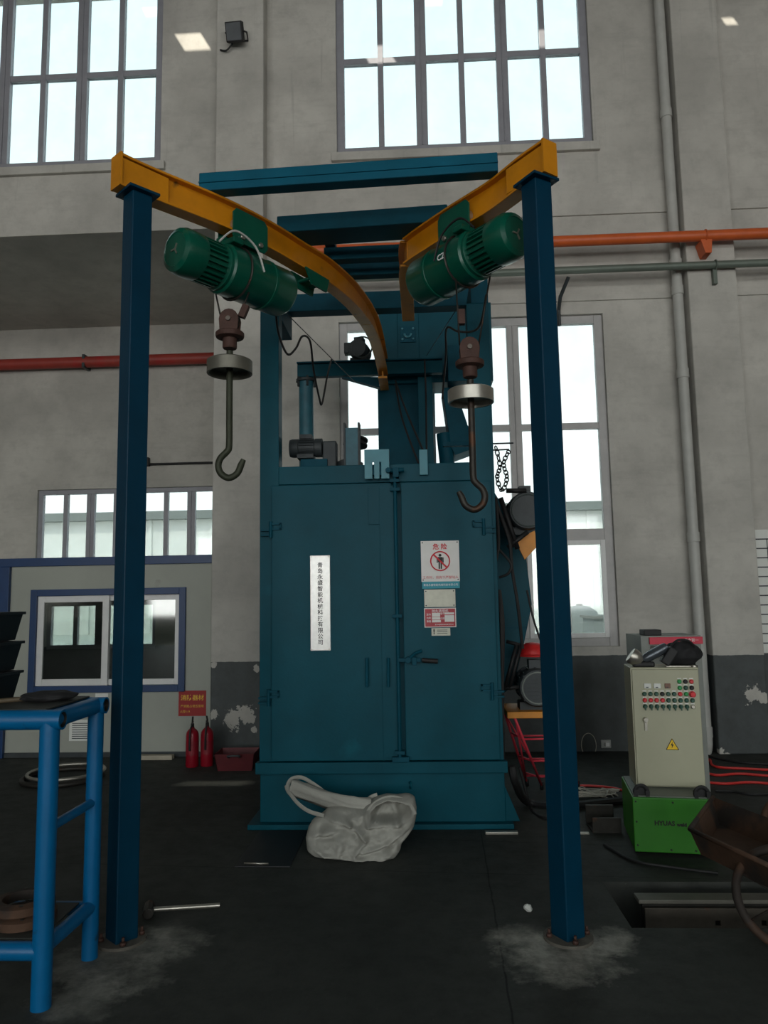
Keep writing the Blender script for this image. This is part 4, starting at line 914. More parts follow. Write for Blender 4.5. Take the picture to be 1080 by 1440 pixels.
hb = nb(); ring(hb, (p.x + .02, p.y + .03, .0615), .33, .016, (0, 0, 1), 40, 10); tag(obj('steel_hoop', hb, STEEL), 'bright thin steel hoop lying on top of another hoop', 'hoop')
a = G(222, 1066); tag(obj('wood_batten', box(nb(), a.x - .18, a.x + .18, 7.72, 7.80, 0, .045), mat('pale_wood', (172, 164, 146), .7), None, True, .003), 'pale batten on the floor along the office panel', 'batten')
# ------------------------------------------------------------------ work stand with the lower motor, red cap
ST = .72; TY0_, TY1_ = 5.88, 6.35
st = thing('trestle_stand', 'pink framed trestle with orange board top beside the machine', 'stand', (A(760, 1000, 6.1).x, 6.1, 0))
x0, x1 = A(711, 990, TY0_).x + .01, A(787, 990, TY0_).x
obj('board_top', box(nb(), x0, x1, TY0_, TY1_, ST - .05, ST), OBENCH, st, True, .005)
feet = [(x0 + .06, TY0_ + .04), (x1 - .03, TY0_ + .04), (x0 + .02, TY1_ - .04), (x1 - .03, TY1_ - .04)]
lg = [G(762, 1110), G(813, 1108), G(735, 1094), G(800, 1092)]
for (fx, fy), g_ in zip(feet, lg):
    lo = obj('leg', cyl(nb(), (fx, fy, ST - .05), (g_.x, min(g_.y, 6.6), .03), .011, 8), PINK, st)
    obj('rubber_tip', cyl(nb(), (g_.x, min(g_.y, 6.6), 0), (g_.x, min(g_.y, 6.6), .06), .016, 8), BLACK, lo)
def lp(i, u): return V((feet[i][0], feet[i][1], ST - .05)).lerp(V((lg[i].x, min(lg[i].y, 6.6), .03)), u)
for u in (.3, .62, .86):
    obj('rung', cyl(nb(), lp(0, u), lp(1, u), .008, 8), PINK, st)
    obj('rung', cyl(nb(), lp(2, u), lp(0, u), .008, 8), PINK, st); obj('rung', cyl(nb(), lp(2, u + .05), lp(3, u + .05), .008, 8), PINK, st)
obj('diagonal_brace', cyl(nb(), lp(0, .05), lp(2, .95), .008, 8), PINK, st); obj('diagonal_brace', cyl(nb(), lp(2, .05), lp(0, .6), .008, 8), PINK, st)
pm = A(754, 946, 5.95); mt = thing('spare_motor', 'dark electric motor standing on the orange trestle board', 'motor', (pm.x, 6.1, ST))
b = nb(); zc = ST + .175
mo = motor('motor_body', (pm.x, 6.06, zc), radians(90), .145, .34, DARK, mt)
obj('fan_grille', ring(nb(), (pm.x, 5.885, zc), .118, .006, (0, 1, 0), 28, 6), mat('grille_bright', (150, 156, 150), .4, .3), mt)
b = nb()
for k in range(7): box(b, pm.x - .11, pm.x + .11, 5.885, 5.889, zc - .09 + k * .03 - .003, zc - .09 + k * .03 + .003)
obj('grille_bar', b, DARK, mt)
pc = A(746, 915, 6.08); rcap = thing('hard_hat', 'red rounded hard hat resting on top of the spare motor', 'hard hat', (pc.x, 6.1, zc + .15))
zz_ = zc + .235
b = nb(); lathe(b, [(.115, 0), (.11, .03), (.09, .07), (.05, .095), (0, .10)], (pc.x + .02, 6.1, zz_), (0, 0, 1), 24); obj('crown', b, mat('cap_red', (196, 34, 34), .5, 0, .15, 20., .2, 60), rcap)
b = nb(); lathe(b, [(.10, 0), (.135, -.008), (.137, 0), (.115, .012)], (pc.x + .02, 6.1, zz_), (0, 0, 1), 24); obj('brim', b, MATS['cap_red'], rcap)
b = nb(); 
for (xa, ya), (xb, yb) in (((733, 905), (716, 970)), ((727, 905), (710, 968)), ((712, 902), (735, 908)), ((708, 968), (730, 966))): tube(b, [A(xa, ya, 5.86), A(xb, yb, 5.86)], .016, 6)
P('side_strut', b, BLACK, 0)
# ------------------------------------------------------------------ control cabinet on the green base box
g0, g1_ = G(899, 1200), G(1003, 1212)
gx0, gx1 = A(892, 1150, 4.85).x, A(1003, 1150, 4.85).x; gy = 4.85; gz = .345
gb = thing('green_feeder_case', 'lime green metal case with black corner handles under the cabinet', 'case', ((gx0 + gx1) / 2, gy + .3, 0), radians(0))
gw = gx1 - gx0; GM = Matrix.Translation(((gx0 + gx1) / 2, gy, 0)) @ Matrix.Rotation(radians(-8), 4, 'Z')
b = nb(); box(b, -gw / 2, gw / 2, 0, .55, .02, gz - .0, GM); cs_ = obj('casing', b, LIME, gb, True, .006)
b = nb(); box(b, -gw / 2 + .01, gw / 2 - .01, .01, .53, gz, gz + .008, GM); obj('lid', b, mat('grey_lid', (110, 116, 108), .5), gb, True, .002)
b = nb(); box(b, gw / 2 - .10, gw / 2 - .02, -.004, 0, .05, .10, GM); obj('vent_cover', b, LIME, cs_)
for u, z in ((-.92, .06), (-.92, .2), (-.92, .32), (-.1, .04), (.9, .04), (.5, .04), (.0, .32)):
    b = nb(); q_ = GM @ V((u * gw / 2, -.004, z)); cyl(b, q_, q_ + V((0, .004, 0)), .006, 8); obj('screw', b, BLACK, cs_)
for s_ in (-1, 1):
    b = nb(); c0_ = s_ * (gw / 2 - .06)
    for dx in (-.035, .035): box(b, c0_ + dx - .012, c0_ + dx + .012, .01, .05, gz, gz + .04, GM)
    tube(b, [GM @ V((c0_ + .04 * cos(t_), .03, gz + .02 + .045 * sin(t_))) for t_ in [pi * i / 10 for i in range(11)]], .012, 8)
    prism(b, [GM @ V((c0_ + .042 * cos(t_), .035, gz + .01 + .05 * sin(t_))) for t_ in [pi * i / 10 for i in range(11)]], GM.to_3x3() @ V((0, .012, 0)))
    obj('corner_handle', b, BLACK, gb)
# lettering printed on the slanted front, set with the case's own turn
def text_on(name, body, size, M_, m, parent, align='CENTER', bold=0.):
    cu = bpy.data.curves.new(name, 'FONT'); cu.body = body; cu.size = size; cu.align_x = align; cu.align_y = 'CENTER'; cu.resolution_u = 2; cu.offset = bold
    t = bpy.data.objects.new('tmp', cu); C.objects.link(t); dg = bpy.context.evaluated_depsgraph_get(); dg.update()
    me = bpy.data.meshes.new_from_object(t.evaluated_get(dg)); bpy.data.objects.remove(t)
    me.transform(M_ @ Matrix.Rotation(radians(90), 4, 'X')); me.materials.clear(); me.materials.append(m); return link(name, me, parent)
nR_ = V((dR.y, -dR.x, 0)); nR_ = nR_ if nR_.y < 0 else -nR_
q_ = axR + dR * .10 + nR_ * .156
text_on('lettering', 'CZ', .05, Matrix.Translation(q_) @ Matrix.Rotation(math.atan2(nR_.x, -nR_.y), 4, 'Z'), INKW, hR, bold=.001)
text_on('lettering', 'HYUAS', .038, GM @ Matrix.Translation((-.055, -.002, .195)), INK, cs_, bold=.0015); text_on('lettering', 'weld', .030, GM @ Matrix.Translation((.045, -.002, .19)), INK, cs_, bold=.0015)
cy = 5.06; CZ0, CZ1 = gz + .009, A(940, 939, cy).z
cbx0, cbx1 = A(898, 1040, cy).x, A(982, 1040, cy).x
cbx0, cbx1 = A(892, 1000, cy).x, A(984, 1000, cy).x
cb = thing('control_cabinet', 'cream control cabinet with rows of buttons on its door', 'cabinet', ((cbx0 + cbx1) / 2, cy + .15, CZ0))
cw = cbx1 - cbx0; CM = Matrix.Translation(((cbx0 + cbx1) / 2, cy, 0)) @ Matrix.Rotation(radians(-7), 4, 'Z')
b = nb(); box(b, -cw / 2 - .006, cw / 2 + .006, .025, .30, CZ0, CZ1, CM); obj('body', b, CREAM, cb, True, .004)
b = nb(); box(b, -cw / 2 + .002, cw / 2, 0, .022, CZ0 + .012, CZ1 - .012, CM); cdr = obj('door', b, CREAM, cb, True, .004)
b = nb(); box(b, -cw / 2 - .006, -cw / 2 - .0, .001, .024, CZ0, CZ1, CM); obj('edge_strip', b, CREAM, cb)
b = nb(); box(b, -cw / 2 + .065, -cw / 2 + .08, -.012, 0, CZ0 + .36, CZ0 + .42, CM); q_ = CM @ V((-cw / 2 + .072, -.012, CZ0 + .43)); lathe(b, [(0, -.012), (.014, -.012), (.016, .0), (.016, .012)], q_, (0, 1, 0), 14); obj('door_lock', b, STEEL, cdr)
zt_ = CZ1
# warning triangle
c_ = V((.02, -.002, CZ0 + .27)); b = nb(); prism(b, [CM @ (c_ + V((x, 0, z))) for x, z in ((-.04, -.03), (.04, -.03), (0, .042))], CM.to_3x3() @ V((0, .0015, 0))); tri = obj('shock_triangle', b, YSIGN, cdr)
b = nb(); prism(b, [CM @ (c_ + V((x, -.0005, z))) for x, z in ((.004, .022), (-.010, -.002), (-.001, -.002), (-.005, -.022), (.010, .004), (.001, .004))], CM.to_3x3() @ V((0, .001, 0))); obj('bolt_symbol', b, INK, tri)
b = nb()
for (xa, za), (xb, zb_) in (((-.04, -.03), (.04, -.03)), ((.04, -.03), (0, .042)), ((0, .042), (-.04, -.03))):
    tube(b, [CM @ (c_ + V((xa * .96, -.001, za * .96))), CM @ (c_ + V((xb * .96, -.001, zb_ * .96)))], .0018, 5)
obj('border', b, INK, tri)
def button(x, z, kind):
    q_ = CM @ V((x, 0, z)); nrm = CM.to_3x3() @ V((0, -1, 0)); m = {'g': BGRN, 'd': BDGR, 'r': BRED, 'k': BLACK, 'R': BRED, 'x': STEEL, 'w': BDGR}[kind]
    b = nb(); R_ = .0125 if kind != 'R' else .018
    lathe(b, [(R_ * 1.15, 0), (R_ * 1.15, .005), (R_, .006), (R_, .014 if kind != 'R' else .03), (R_ * .8, .017 if kind != 'R' else .034), (0, .017 if kind != 'R' else .034)], q_, nrm, 16)
    if kind == 'w': box(b, x - .004, x + .004, -.026, -.016, z - .022, z + .012, CM)
    o = obj('button', b, m, cdr)
    t2 = nb(); box(t2, x - .012, x + .012, -.0015, 0, z + .016, z + .022, CM); obj('tag_strip', t2, FRAMEW, o)
pit = .037; xL = -cw / 2 + .075; zT = CZ1
rows = [('..........', 0)]
for r_, (zr_, row) in enumerate((( .088, '      gkr'), (.128, '      gdk'), (.168, 'dddkddrgR'), (.208, 'rrrrddddd'), (.248, 'wwwwwwwwx'))):
    for i, ch_ in enumerate(row):
        if ch_ != ' ': button(xL + i * pit, zT - zr_, ch_)
for i, (wm, mm, kk) in enumerate(((.022, PAPER, 0), (.022, PAPER, .06), (.018, mat('brown_meter', (120, 84, 66), .4), .125))):
    x = xL + .022 + kk; b = nb(); box(b, x - wm, x + wm, -.008, 0, zT - .132, zT - .10, CM); me_ = obj('meter', b, mm, cdr, True, .002)
    b = nb(); box(b, x - wm * .5, x + wm * .2, -.009, -.008, zT - .128, zT - .122, CM); obj('needle_slot', b, DARK, me_)
# things on the cabinet: welding visor-like tool, steel rod, dark bag
p = CM @ V((-.03, .13, CZ1)); tl = thing('power_drill', 'black and silver power tool lying on the control cabinet', 'power tool', p, radians(-7))
b = nb(); lathe(b, [(0, 0), (.02, 0), (.03, .02), (.034, .06), (.034, .15), (.028, .18), (0, .185)], (-.09, -.06, .045), (1, .1, .55), 20); obj('motor_housing', b, mat('tool_grey', (86, 92, 98), .25, .5), tl, False)
b = nb(); box(b, -.16, -.02, -.09, -.03, .0, .035); obj('handle', b, BLACK, tl, False, .01)
b = nb(); lathe(b, [(0, -.05), (.05, -.05), (.055, -.03), (.05, 0), (.03, .03), (0, .03)], (-.13, -.06, .05), (.8, 0, -.6), 20); obj('guard', b, STEEL, tl, False)
b = nb(); box(b, -.01, .05, -.11, -.03, .04, .16, Matrix.Rotation(radians(35), 4, 'Y')); obj('battery_pack', b, BLACK, tl, False, .008)
p = CM @ V((.15, .20, CZ1)); rb_ = thing('dark_work_bag', 'black slumped work bag on the cabinet beside the power tool', 'bag', p, 0)
bb = nb(); bmesh.ops.create_icosphere(bb, subdivisions=4, radius=1)
for v in bb.verts:
    k_ = 1 + .18 * noise.noise(v.co * 2.3 + V((4, 1, 0))); v.co = V((v.co.x * .13 * k_, v.co.y * .09 * k_, max(0, .075 + v.co.z * .085 * k_)))
for f in bb.faces: f.smooth = True
obj('bag_cloth', bb, mat('black_cloth', (26, 26, 28), .8, 0, .2, 20.), rb_, False); obj('carry_strap', tube(nb(), smoothpath([(-.08, -.05, .13), (-.04, -.07, .17), (.03, -.07, .165), (.08, -.05, .12)], 6), .008, 8), BLACK, rb_, False)
p = CM @ V((.12, .05, CZ1)); sr = thing('spanner', 'bright steel spanner at the edge of the control cabinet top', 'spanner', p, radians(-7))
obj('shaft', box(nb(), -.10, .06, -.008, .008, 0, .01), STEEL, sr, False, .002); b = nb(); lathe(b, [(.012, 0), (.024, 0), (.024, .012), (.012, .012), (.012, 0)], (.075, 0, 0), seg=16); obj('ring_end', b, STEEL, sr, False)
# grey cabinet with a red band behind
q0, q1 = A(903, 930, 6.3), A(985, 893, 6.3)
gc = thing('grey_tool_cabinet', 'grey equipment cabinet with red top band behind the control cabinet', 'cabinet', ((q0.x + q1.x) / 2, 6.5, 0))
rx0, rx1, rz0, rz1 = A(915, 920, 6.29).x, A(978, 920, 6.29).x, .9, A(940, 908, 6.28).z
gb_ = slab(nb(), [q0.x, q1.x], [0, q1.z - .002], [(rx0, rx1, rz0, rz1)], 6.3, 6.32)
for p_ in ((q0.x, q0.x + .015, 6.32, 6.75, 0, q1.z - .002), (q1.x - .015, q1.x, 6.32, 6.75, 0, q1.z - .002), (q0.x + .015, q1.x - .015, 6.32, 6.75, q1.z - .017, q1.z - .002), (q0.x + .015, q1.x - .015, 6.735, 6.75, 0, q1.z - .017), (q0.x + .015, q1.x - .015, 6.32, 6.735, rz0 - .02, rz0 - .005)): box(gb_, *p_)
obj('body', gb_, mat('cabinet_grey', (132, 136, 130), .5), gc)
bd = obj('red_band', box(nb(), A(913, 900, 6.29).x, q1.x + .01, 6.28, 6.299, A(940, 906, 6.28).z, A(940, 896, 6.28).z), mat('band_red', (206, 26, 60), .4), gc, True, .002)
text('lettering', '安全第一', .03, (A(972, 900, 6.28).x, 6.278, A(972, 900.5, 6.28).z), INKW, bd)
a = A(916, 893, 6.4); tag(obj('black_battery_box', box(nb(), a.x - .07, a.x + .07, 6.35, 6.5, q1.z - .002, q1.z + .045), BLACK, None, True, .006), 'small black box on top of the grey cabinet', 'box')
# ------------------------------------------------------------------ hoses and wires on the floor by the cabinet
def fl(*pp, z=.012, k=0): return [G(x, y, z) + V((0, 0, k)) for x, y in pp]
cable('black_hose', [V((MR + .06, 5.52, A(708, 1078, 5.5).z)), V((MR + .09, 5.56, A(714, 1103, 5.56).z))] + fl((742, 1128), (790, 1133), (850, 1128), (905, 1122), z=.03), .028, BLACK, 'thick black hose from the machine side towards the cabinet', 'hose')
cable('thin_black_cable', [V((MR + .13, 5.66, .36)), V((MR + .19, 5.68, .12))] + fl((748, 1140), (765, 1150), (790, 1152), z=.012), .01, BLACK, 'thin black cable beside the thick hose by the machine', 'cable')
for i, pp in enumerate((((993, 1087), (1010, 1090), (1040, 1088), (1080, 1091), (1110, 1093)), ((994, 1100), (1020, 1102), (1060, 1100), (1110, 1106)), ((992, 1076), (998, 1068), (1006, 1078), (1050, 1081), (1110, 1084)))):
    cable('red_air_hose', fl(*pp), .011, mat('red_hose', (206, 48, 44), .45), ('red air hose in the middle of three behind the cabinet', 'red air hose of three lying farthest from the pillar foot', 'red air hose with a tight bend at the pillar foot')[i], 'hose')
cable('red_air_hose', fl((772, 1106), (800, 1105), (830, 1105), (862, 1108), (884, 1114)), .010, mat('red_hose', (206, 48, 44), .45), 'red air hose running from the trestle to the green case', 'hose')
for i, pp in enumerate((((994, 1062), (1015, 1068), (1050, 1073), (1110, 1076)), ((1006, 1112), (1030, 1113), (1060, 1117), (1110, 1114)), ((850, 1188), (890, 1210), (940, 1219), (1010, 1228)))):
    cable('black_cable', fl(*pp), .01, BLACK, ('black cable along the pillar foot behind the red hoses', 'black cable between red hoses and the rusty cart', 'black cable along the foot of the green case')[i], 'cable')
rw = random.Random(3); pts_ = []
for i in range(46):
    g_ = G(rw.uniform(795, 872), rw.uniform(1114, 1126)); pts_.append(g_ + V((0, 0, rw.uniform(.006, .05))))
tag(obj('wire_tangle', tube(nb(), smoothpath(pts_, 6), .0045, 5), mat('pale_wire', (186, 182, 170), .5)), 'loose tangle of pale wire on the floor by the post', 'wire')
p = A(828, 1048, WALL_Y - .01); tag(obj('wire_loop', tube(nb(), [p + V((.075 * cos(t_), 0, .12 * sin(t_))) for t_ in [2 * pi * i / 28 for i in range(28)]], .004, 6, True), mat('pale_wire', (186, 182, 170), .5)), 'loop of pale wire against the grey wall foot', 'wire')
p = A(852, 1046, WALL_Y - .01); so_ = thing('wall_socket', 'small pale socket low on the grey painted wall', 'socket', p)
obj('face_plate', box(nb(), p.x - .05, p.x + .05, WALL_Y - .02, WALL_Y - .001, p.z - .04, p.z + .04), CREAMS, so_, True, .004); obj('plug', box(nb(), p.x - .01, p.x + .03, WALL_Y - .05, WALL_Y - .02, p.z - .02, p.z + .02), FRAMEW, so_, True, .004)
a, b_ = G(838, 1172), G(890, 1168); chn = thing('steel_channel', 'dark steel channel section lying beside the green case', 'steel channel', ((a.x + b_.x) / 2, a.y + .1, 0))
b = nb(); box(b, a.x - .02, b_.x - .09, a.y, a.y + .22, 0, .012); box(b, a.x - .02, b_.x - .09, a.y, a.y + .014, .012, .10); box(b, a.x - .02, b_.x - .09, a.y + .2, a.y + .22, .012, .13); obj('web', b, DKSTEEL, chn, True, .003)
a = G(822, 1173); tag(obj('bright_offcut', box(nb(), a.x - .03, a.x + .03, a.y - .015, a.y + .015, 0, .012), STEEL, None, True, .002), 'tiny bright steel offcut beside the steel channel', 'offcut')
# rail section lying in the trench
tr0 = 4.2
rlb = thing('trench_girder', 'rusty steel girder lying in the floor trench', 'girder', (2.2, tr0 + .1, -.28))
gx = A(898, 1262, tr0).x
obj('web', box(nb(), gx + .03, 4.0, tr0 + .05, tr0 + .07, -.262, -.022), DKSTEEL, rlb)
obj('top_flange', box(nb(), gx, 4.0, tr0 - .0, tr0 + .10, -.022, -.002), mat('worn_flange', (96, 94, 86), .6, .3, .2, 6.), rlb, True, .004); obj('bottom_flange', box(nb(), gx, 4.0, tr0, tr0 + .10, -.28, -.262), DKSTEEL, rlb)
hx_ = [A(1010, 1290, tr0).x, A(1075, 1290, tr0).x]
obj('side_plate', slab(nb(), [gx + .03, 4.0], [-.26, -.045], [(x - .013, x + .013, -.133, -.107) for x in hx_], tr0 + .005, tr0 + .02), mat('stained_plate', (78, 72, 64), .6, .3, .3, 6., .1, 60, .4, ((110, 70, 48), 5., .62)), rlb, True, .003)
# ------------------------------------------------------------------ rusty two-wheeled cart at the edge
zr_ = .42
Aq, Bq = G(970, 1166, zr_), G(1003, 1121, zr_); Dq = G(1092, 1222, zr_); Cq = Bq + (Dq - Aq)
ct_ = thing('hand_cart', 'rusty steel tray cart with a spoked wheel beside the trench', 'cart', ((Aq + Dq) / 2).to_2d().to_3d())
mid = (Aq + Bq + Cq + Dq) / 4
bot = [mid + (q_ - mid) * .80 + V((0, 0, -.12)) for q_ in (Aq, Bq, Cq, Dq)]; rim = [Aq, Bq, Cq, Dq]
for i in range(4):
    j = (i + 1) % 4; b = nb(); nrm = (rim[j] - rim[i]).cross(bot[i] - rim[i]).normalized(); prism(b, [rim[i], rim[j], bot[j], bot[i]], nrm * .004); obj('tray_side', b, RUSTD, ct_)
b = nb(); prism(b, bot, (0, 0, -.004)); obj('tray_bottom', b, RUSTD, ct_)
obj('rim_bar', tube(nb(), [rim[0], rim[1]], .012, 8), RUSTD, ct_); obj('rim_bar', tube(nb(), [rim[0], rim[3]], .012, 8), RUSTD, ct_); obj('rim_bar', tube(nb(), [rim[3], rim[2]], .012, 8), RUSTD, ct_)
axd = (Bq - Aq); axd.z = 0; axd.normalize(); wr = .235
wc = A(1108, 1300, 3.5); wc.z = wr
wc = wc + axd * (-.2 - (wc - Aq).dot(axd)); wc.z = wr; LB = (Bq - Aq).length + .4
for k, c0_ in enumerate((wc, wc + axd * LB)):
    b = nb(); ring(b, c0_, wr - .02, .02, axd, 40, 10); wh = obj('wheel', b, RUSTD, ct_)
    x_, y_ = frame_of(axd)
    for i in range(6): obj('spoke', cyl(nb(), c0_, c0_ + (x_ * cos(i * pi / 3 + .4) + y_ * sin(i * pi / 3 + .4)) * (wr - .03), .006, 6), RUSTD, wh)
    obj('hub', cyl(nb(), c0_ - axd * .03, c0_ + axd * .03, .03, 14), DKSTEEL, wh)
obj('axle', cyl(nb(), wc, wc + axd * LB, .014, 10), DKSTEEL, ct_)
for u in (.35, .65):
    a_ = wc + axd * LB * u; b = nb(); tube(b, [a_, V((a_.x, a_.y, bot[0].z - .006))], .014, 8); obj('axle_strut', b, DKSTEEL, ct_)
# ------------------------------------------------------------------ blue pipe bench at the edge
n1, n2 = G(50, 1425), G(128, 1350)
bx = n1.x - .0; by0, by1 = n1.y + .04, n2.y + .02; bz = A(76, 1012, by0).z
bn = thing('pipe_workbench', 'bright blue welded pipe workbench with dark steel top', 'workbench', (bx - .6, (by0 + by1) / 2, 0))
BXL = bx - 1.25; r_ = .04
for (x, y, rr2) in ((bx, by0, r_), (bx + .012, by1, .036), (BXL, by0, r_), (BXL, by1, .036)):
    obj('leg', cyl(nb(), (x, y, 0), (x, y, bz - .005), rr2, 20), BENCH, bn)
def hollow(p0, p1, r):
    b = nb(); p0, p1 = V(p0), V(p1); x, y = frame_of(p1 - p0); R_ = []
    for pt, rr3 in ((p0, r * .8), (p0, r), (p1, r), (p1, r * .8), (p0.lerp(p1, .8), r * .8)): R_.append([b.verts.new(pt + (x * cos(2 * pi * i / 20) + y * sin(2 * pi * i / 20)) * rr3) for i in range(20)])
    for a_, c_ in zip(R_, R_[1:]):
        for i in range(20): b.faces.new((a_[i], a_[(i + 1) % 20], c_[(i + 1) % 20], c_[i])).smooth = True
    b.faces.new(R_[0]); b.faces.new(R_[-1]); return b
obj('top_pipe', hollow((BXL - .06, by0, bz), (bx + .055, by0, bz), .041), BENCH, bn); obj('top_pipe', hollow((BXL - .06, by1, bz), (bx + .06, by1, bz), .038), BENCH, bn)
for yy_, r2_, xx_ in ((by0, .041, bx + .0555), (by1, .038, bx + .0605)): obj('pipe_bore', lathe(nb(), [(r2_ * .8, -.001), (r2_ * .785, -.001), (r2_ * .785, -.22), (0, -.22)], (xx_, yy_, bz), (1, 0, 0), 18), DKSTEEL, bn)
obj('side_pipe', cyl(nb(), (bx + .005, by0, bz), (bx + .012, by1, bz), .038, 20), BENCH, bn); obj('side_pipe', cyl(nb(), (BXL, by0, bz), (BXL, by1, bz), .038, 20), BENCH, bn)
zs_ = A(20, 1337, by0).z; obj('lower_pipe', cyl(nb(), (BXL, by0, zs_), (bx, by0, zs_), .036, 20), BENCH, bn); obj('lower_pipe', cyl(nb(), (BXL, by1, zs_), (bx, by1, zs_), .03, 20), BENCH, bn)
obj('lower_side_pipe', cyl(nb(), (bx, by0, zs_ + .01), (bx + .012, by1, zs_ + .01), .03, 16), BENCH, bn)
zm = A(78, 1166, by0).z; obj('middle_rung', cyl(nb(), (bx, by0, zm), (bx + .012, by1, zm), .02, 14), BENCH, bn)
obj('bench_top', box(nb(), BXL, bx - .02, by0 + .0, by1 + .0, bz + .036, bz + .044), mat('bench_plate', (52, 54, 50), .6, .3, .2, 6.), bn, True, .002)
obj('shelf', box(nb(), BXL, bx - .03, by0 + .03, by1 - .03, zs_ + .03, zs_ + .036), mat('bench_plate', (52, 54, 50), .6), bn)
btz = bz + .044
# crates and the black pouch on the bench
cxr = A(17, 900, by0 + .25).x
for i, lab in enumerate(('dark blue open tote at the bottom of the bench stack', 'dark blue open tote in the middle of the bench stack', 'dark blue open tote on top of the bench stack')):
    z0 = btz + .0005 + i * .135; t = thing('storage_tote', lab, 'tote', (cxr - .2, by0 + .22, z0), 0, 'totes stacked on the workbench')
    b = nb(); w1, w2, h_, d1, d2 = .17, .195, .13, .11, .13
    lo_, hi_ = [V((-w1, -d1, 0)), V((w1, -d1, 0)), V((w1, d1, 0)), V((-w1, d1, 0))], [V((-w2, -d2, h_)), V((w2, -d2, h_)), V((w2, d2, h_)), V((-w2, d2, h_))]
    for k in range(4):
        j = (k + 1) % 4; nrm = (lo_[j] - lo_[k]).cross(hi_[k] - lo_[k]).normalized(); prism(b, [lo_[k], lo_[j], hi_[j], hi_[k]], -nrm * .004)
    prism(b, lo_, (0, 0, .004)); obj('shell', b, CRATE, t, False)
    l_ = obj('lip', hoop(-w2 - .008, w2 + .008, -d2 - .008, d2 + .008, .012, 0, .012), CRATE, t, False)
    for v in l_.data.vertices: v.co = V((v.co.x, v.co.z, h_ - .012 + v.co.y))
q_ = A(112, 990, by0 + .3); pb = thing('black_pouch', 'flat black tool pouch lying on the workbench', 'pouch', (bx - .14, by0 + .26, btz), radians(12))
bb = nb(); bmesh.ops.create_icosphere(bb, subdivisions=4, radius=1)
for v in bb.verts: k_ = 1 + .15 * noise.noise(v.co * 2.1); v.co = V((v.co.x * .12 * k_, v.co.y * .08 * k_, max(0, .02 + v.co.z * .026 * k_)))
for f in bb.faces: f.smooth = True
obj('pouch_cloth', bb, mat('black_cloth', (26, 26, 28), .8), pb, False); obj('tool_handle', cyl(nb(), (-.1, -.02, .014), (-.2, -.05, .012), .011, 10), mat('brown_handle', (88, 76, 58), .6), pb, False)
# flanges and a tin on the lower shelf
zsf = zs_ + .0365
c0_ = G(62, 1283, zsf)
for i, (c1_, tilt, lab) in enumerate(((V((-1.735, by0 + .20, zsf + .02)), 0., 'rusty flange ring lying flat on the bench shelf'), (V((-1.76, by0 + .235, zsf + .0605)), 0., 'rusty flange ring stacked on another ring'))):
    t = thing('flange_ring', lab, 'flange', c1_, 0, 'flange rings on the bench shelf')
    b = nb(); lathe(b, [(.085, -.02), (.13, -.02), (.13, .012), (.11, .02), (.085, .02), (.085, -.02)], seg=36); fr_ = obj('rim', b, RUSTD, t, False)
    for k in range(4): b = nb(); a_ = k * pi / 2 + .4; cyl(b, (.108 * cos(a_), .108 * sin(a_), .0201), (.108 * cos(a_), .108 * sin(a_), .022), .009, 8); obj('bolt', b, DKSTEEL, fr_, False)
t = thing('paint_tin', 'old dark tin standing on the bench shelf beside the rings', 'tin', (-1.99, by0 + .12, zsf))
obj('can', lathe(nb(), [(0, 0), (.07, 0), (.07, .15), (.066, .155), (.062, .15), (.062, .03), (0, .03)], seg=28), mat('old_tin', (84, 80, 66), .6, .3, .2, 9.), t, False); obj('wire_bail', tube(nb(), [V((.07 * cos(a_), .02, .13 + .05 * sin(a_))) for a_ in [pi * i / 12 for i in range(13)]], .003, 6), DKSTEEL, t, False)
# ------------------------------------------------------------------ pipes on the wall
oy = 7.66
ok = thing('orange_pipe', 'orange painted pipe running along the wall over the windows', 'pipe', (2, oy, A(900, 334, oy).z))
za, zb2 = A(800, 340, oy).z, A(1060, 328, oy).z; zo_ = (za + zb2) / 2
obj('run', cyl(nb(), (-1.2, oy, zo_), (7.9, oy, zo_), .058, 18), ORANGE, ok)
px_ = A(993, 350, oy).x
bk = nb(); prism(bk, [(px_ - .06, oy - .03, zo_ - .05), (px_ + .06, oy - .03, zo_ - .05), (px_ + .045, oy - .03, zo_ - .2), (px_ - .02, oy - .03, zo_ - .2)], (0, PIL_Y - oy + .028, 0)); obj('bracket', bk, ORANGE, ok, True, .004)
obj('pipe_clip', ring(nb(), (px_, oy, zo_), .062, .008, (1, 0, 0), 24, 6), ORANGE, ok)
gk = thing('green_pipe', 'thin grey green pipe below the orange pipe', 'pipe', (2, 7.7, A(900, 374, 7.7).z)); zg = (A(800, 379, 7.7).z + A(1060, 368, 7.7).z) / 2
obj('run', cyl(nb(), (-1.0, 7.735, zg), (7.9, 7.72, zg), .04, 16), GPIPE, gk)
x_ = A(790, 400, 7.85).x; b = nb(); tube(b, [(x_ + .05, 7.73, zg - .075), (x_ - .02, 7.86, zg - .24), (x_ - .02, 7.98, zg - .34), (x_ - .02, 7.98, zg - .52)], .02, 8); tag(obj('pipe_bracket', b, DARK), 'dark bent steel bracket on the wall under the green pipe', 'bracket')
x_ = A(1005, 380, 7.75).x; b = nb(); box(b, x_ - .02, x_ + .02, 7.74, PIL_Y - .002, zg - .2, zg + .05); ring(b, (x_, 7.72, zg), .045, .008, (1, 0, 0), 20, 6); obj('bracket', b, GPIPE, gk)
dk_ = thing('downpipe', 'grey plastic downpipe in the corner beside the pillar', 'downpipe', (2.8, 7.9, .25)); xd = A(965, 600, 7.9).x
zf = A(988, 1052, 7.9).z
obj('run', cyl(nb(), (xd, 7.9, zf + .1), (xd, 7.9, HZ - .05), .055, 18), PVC, dk_)
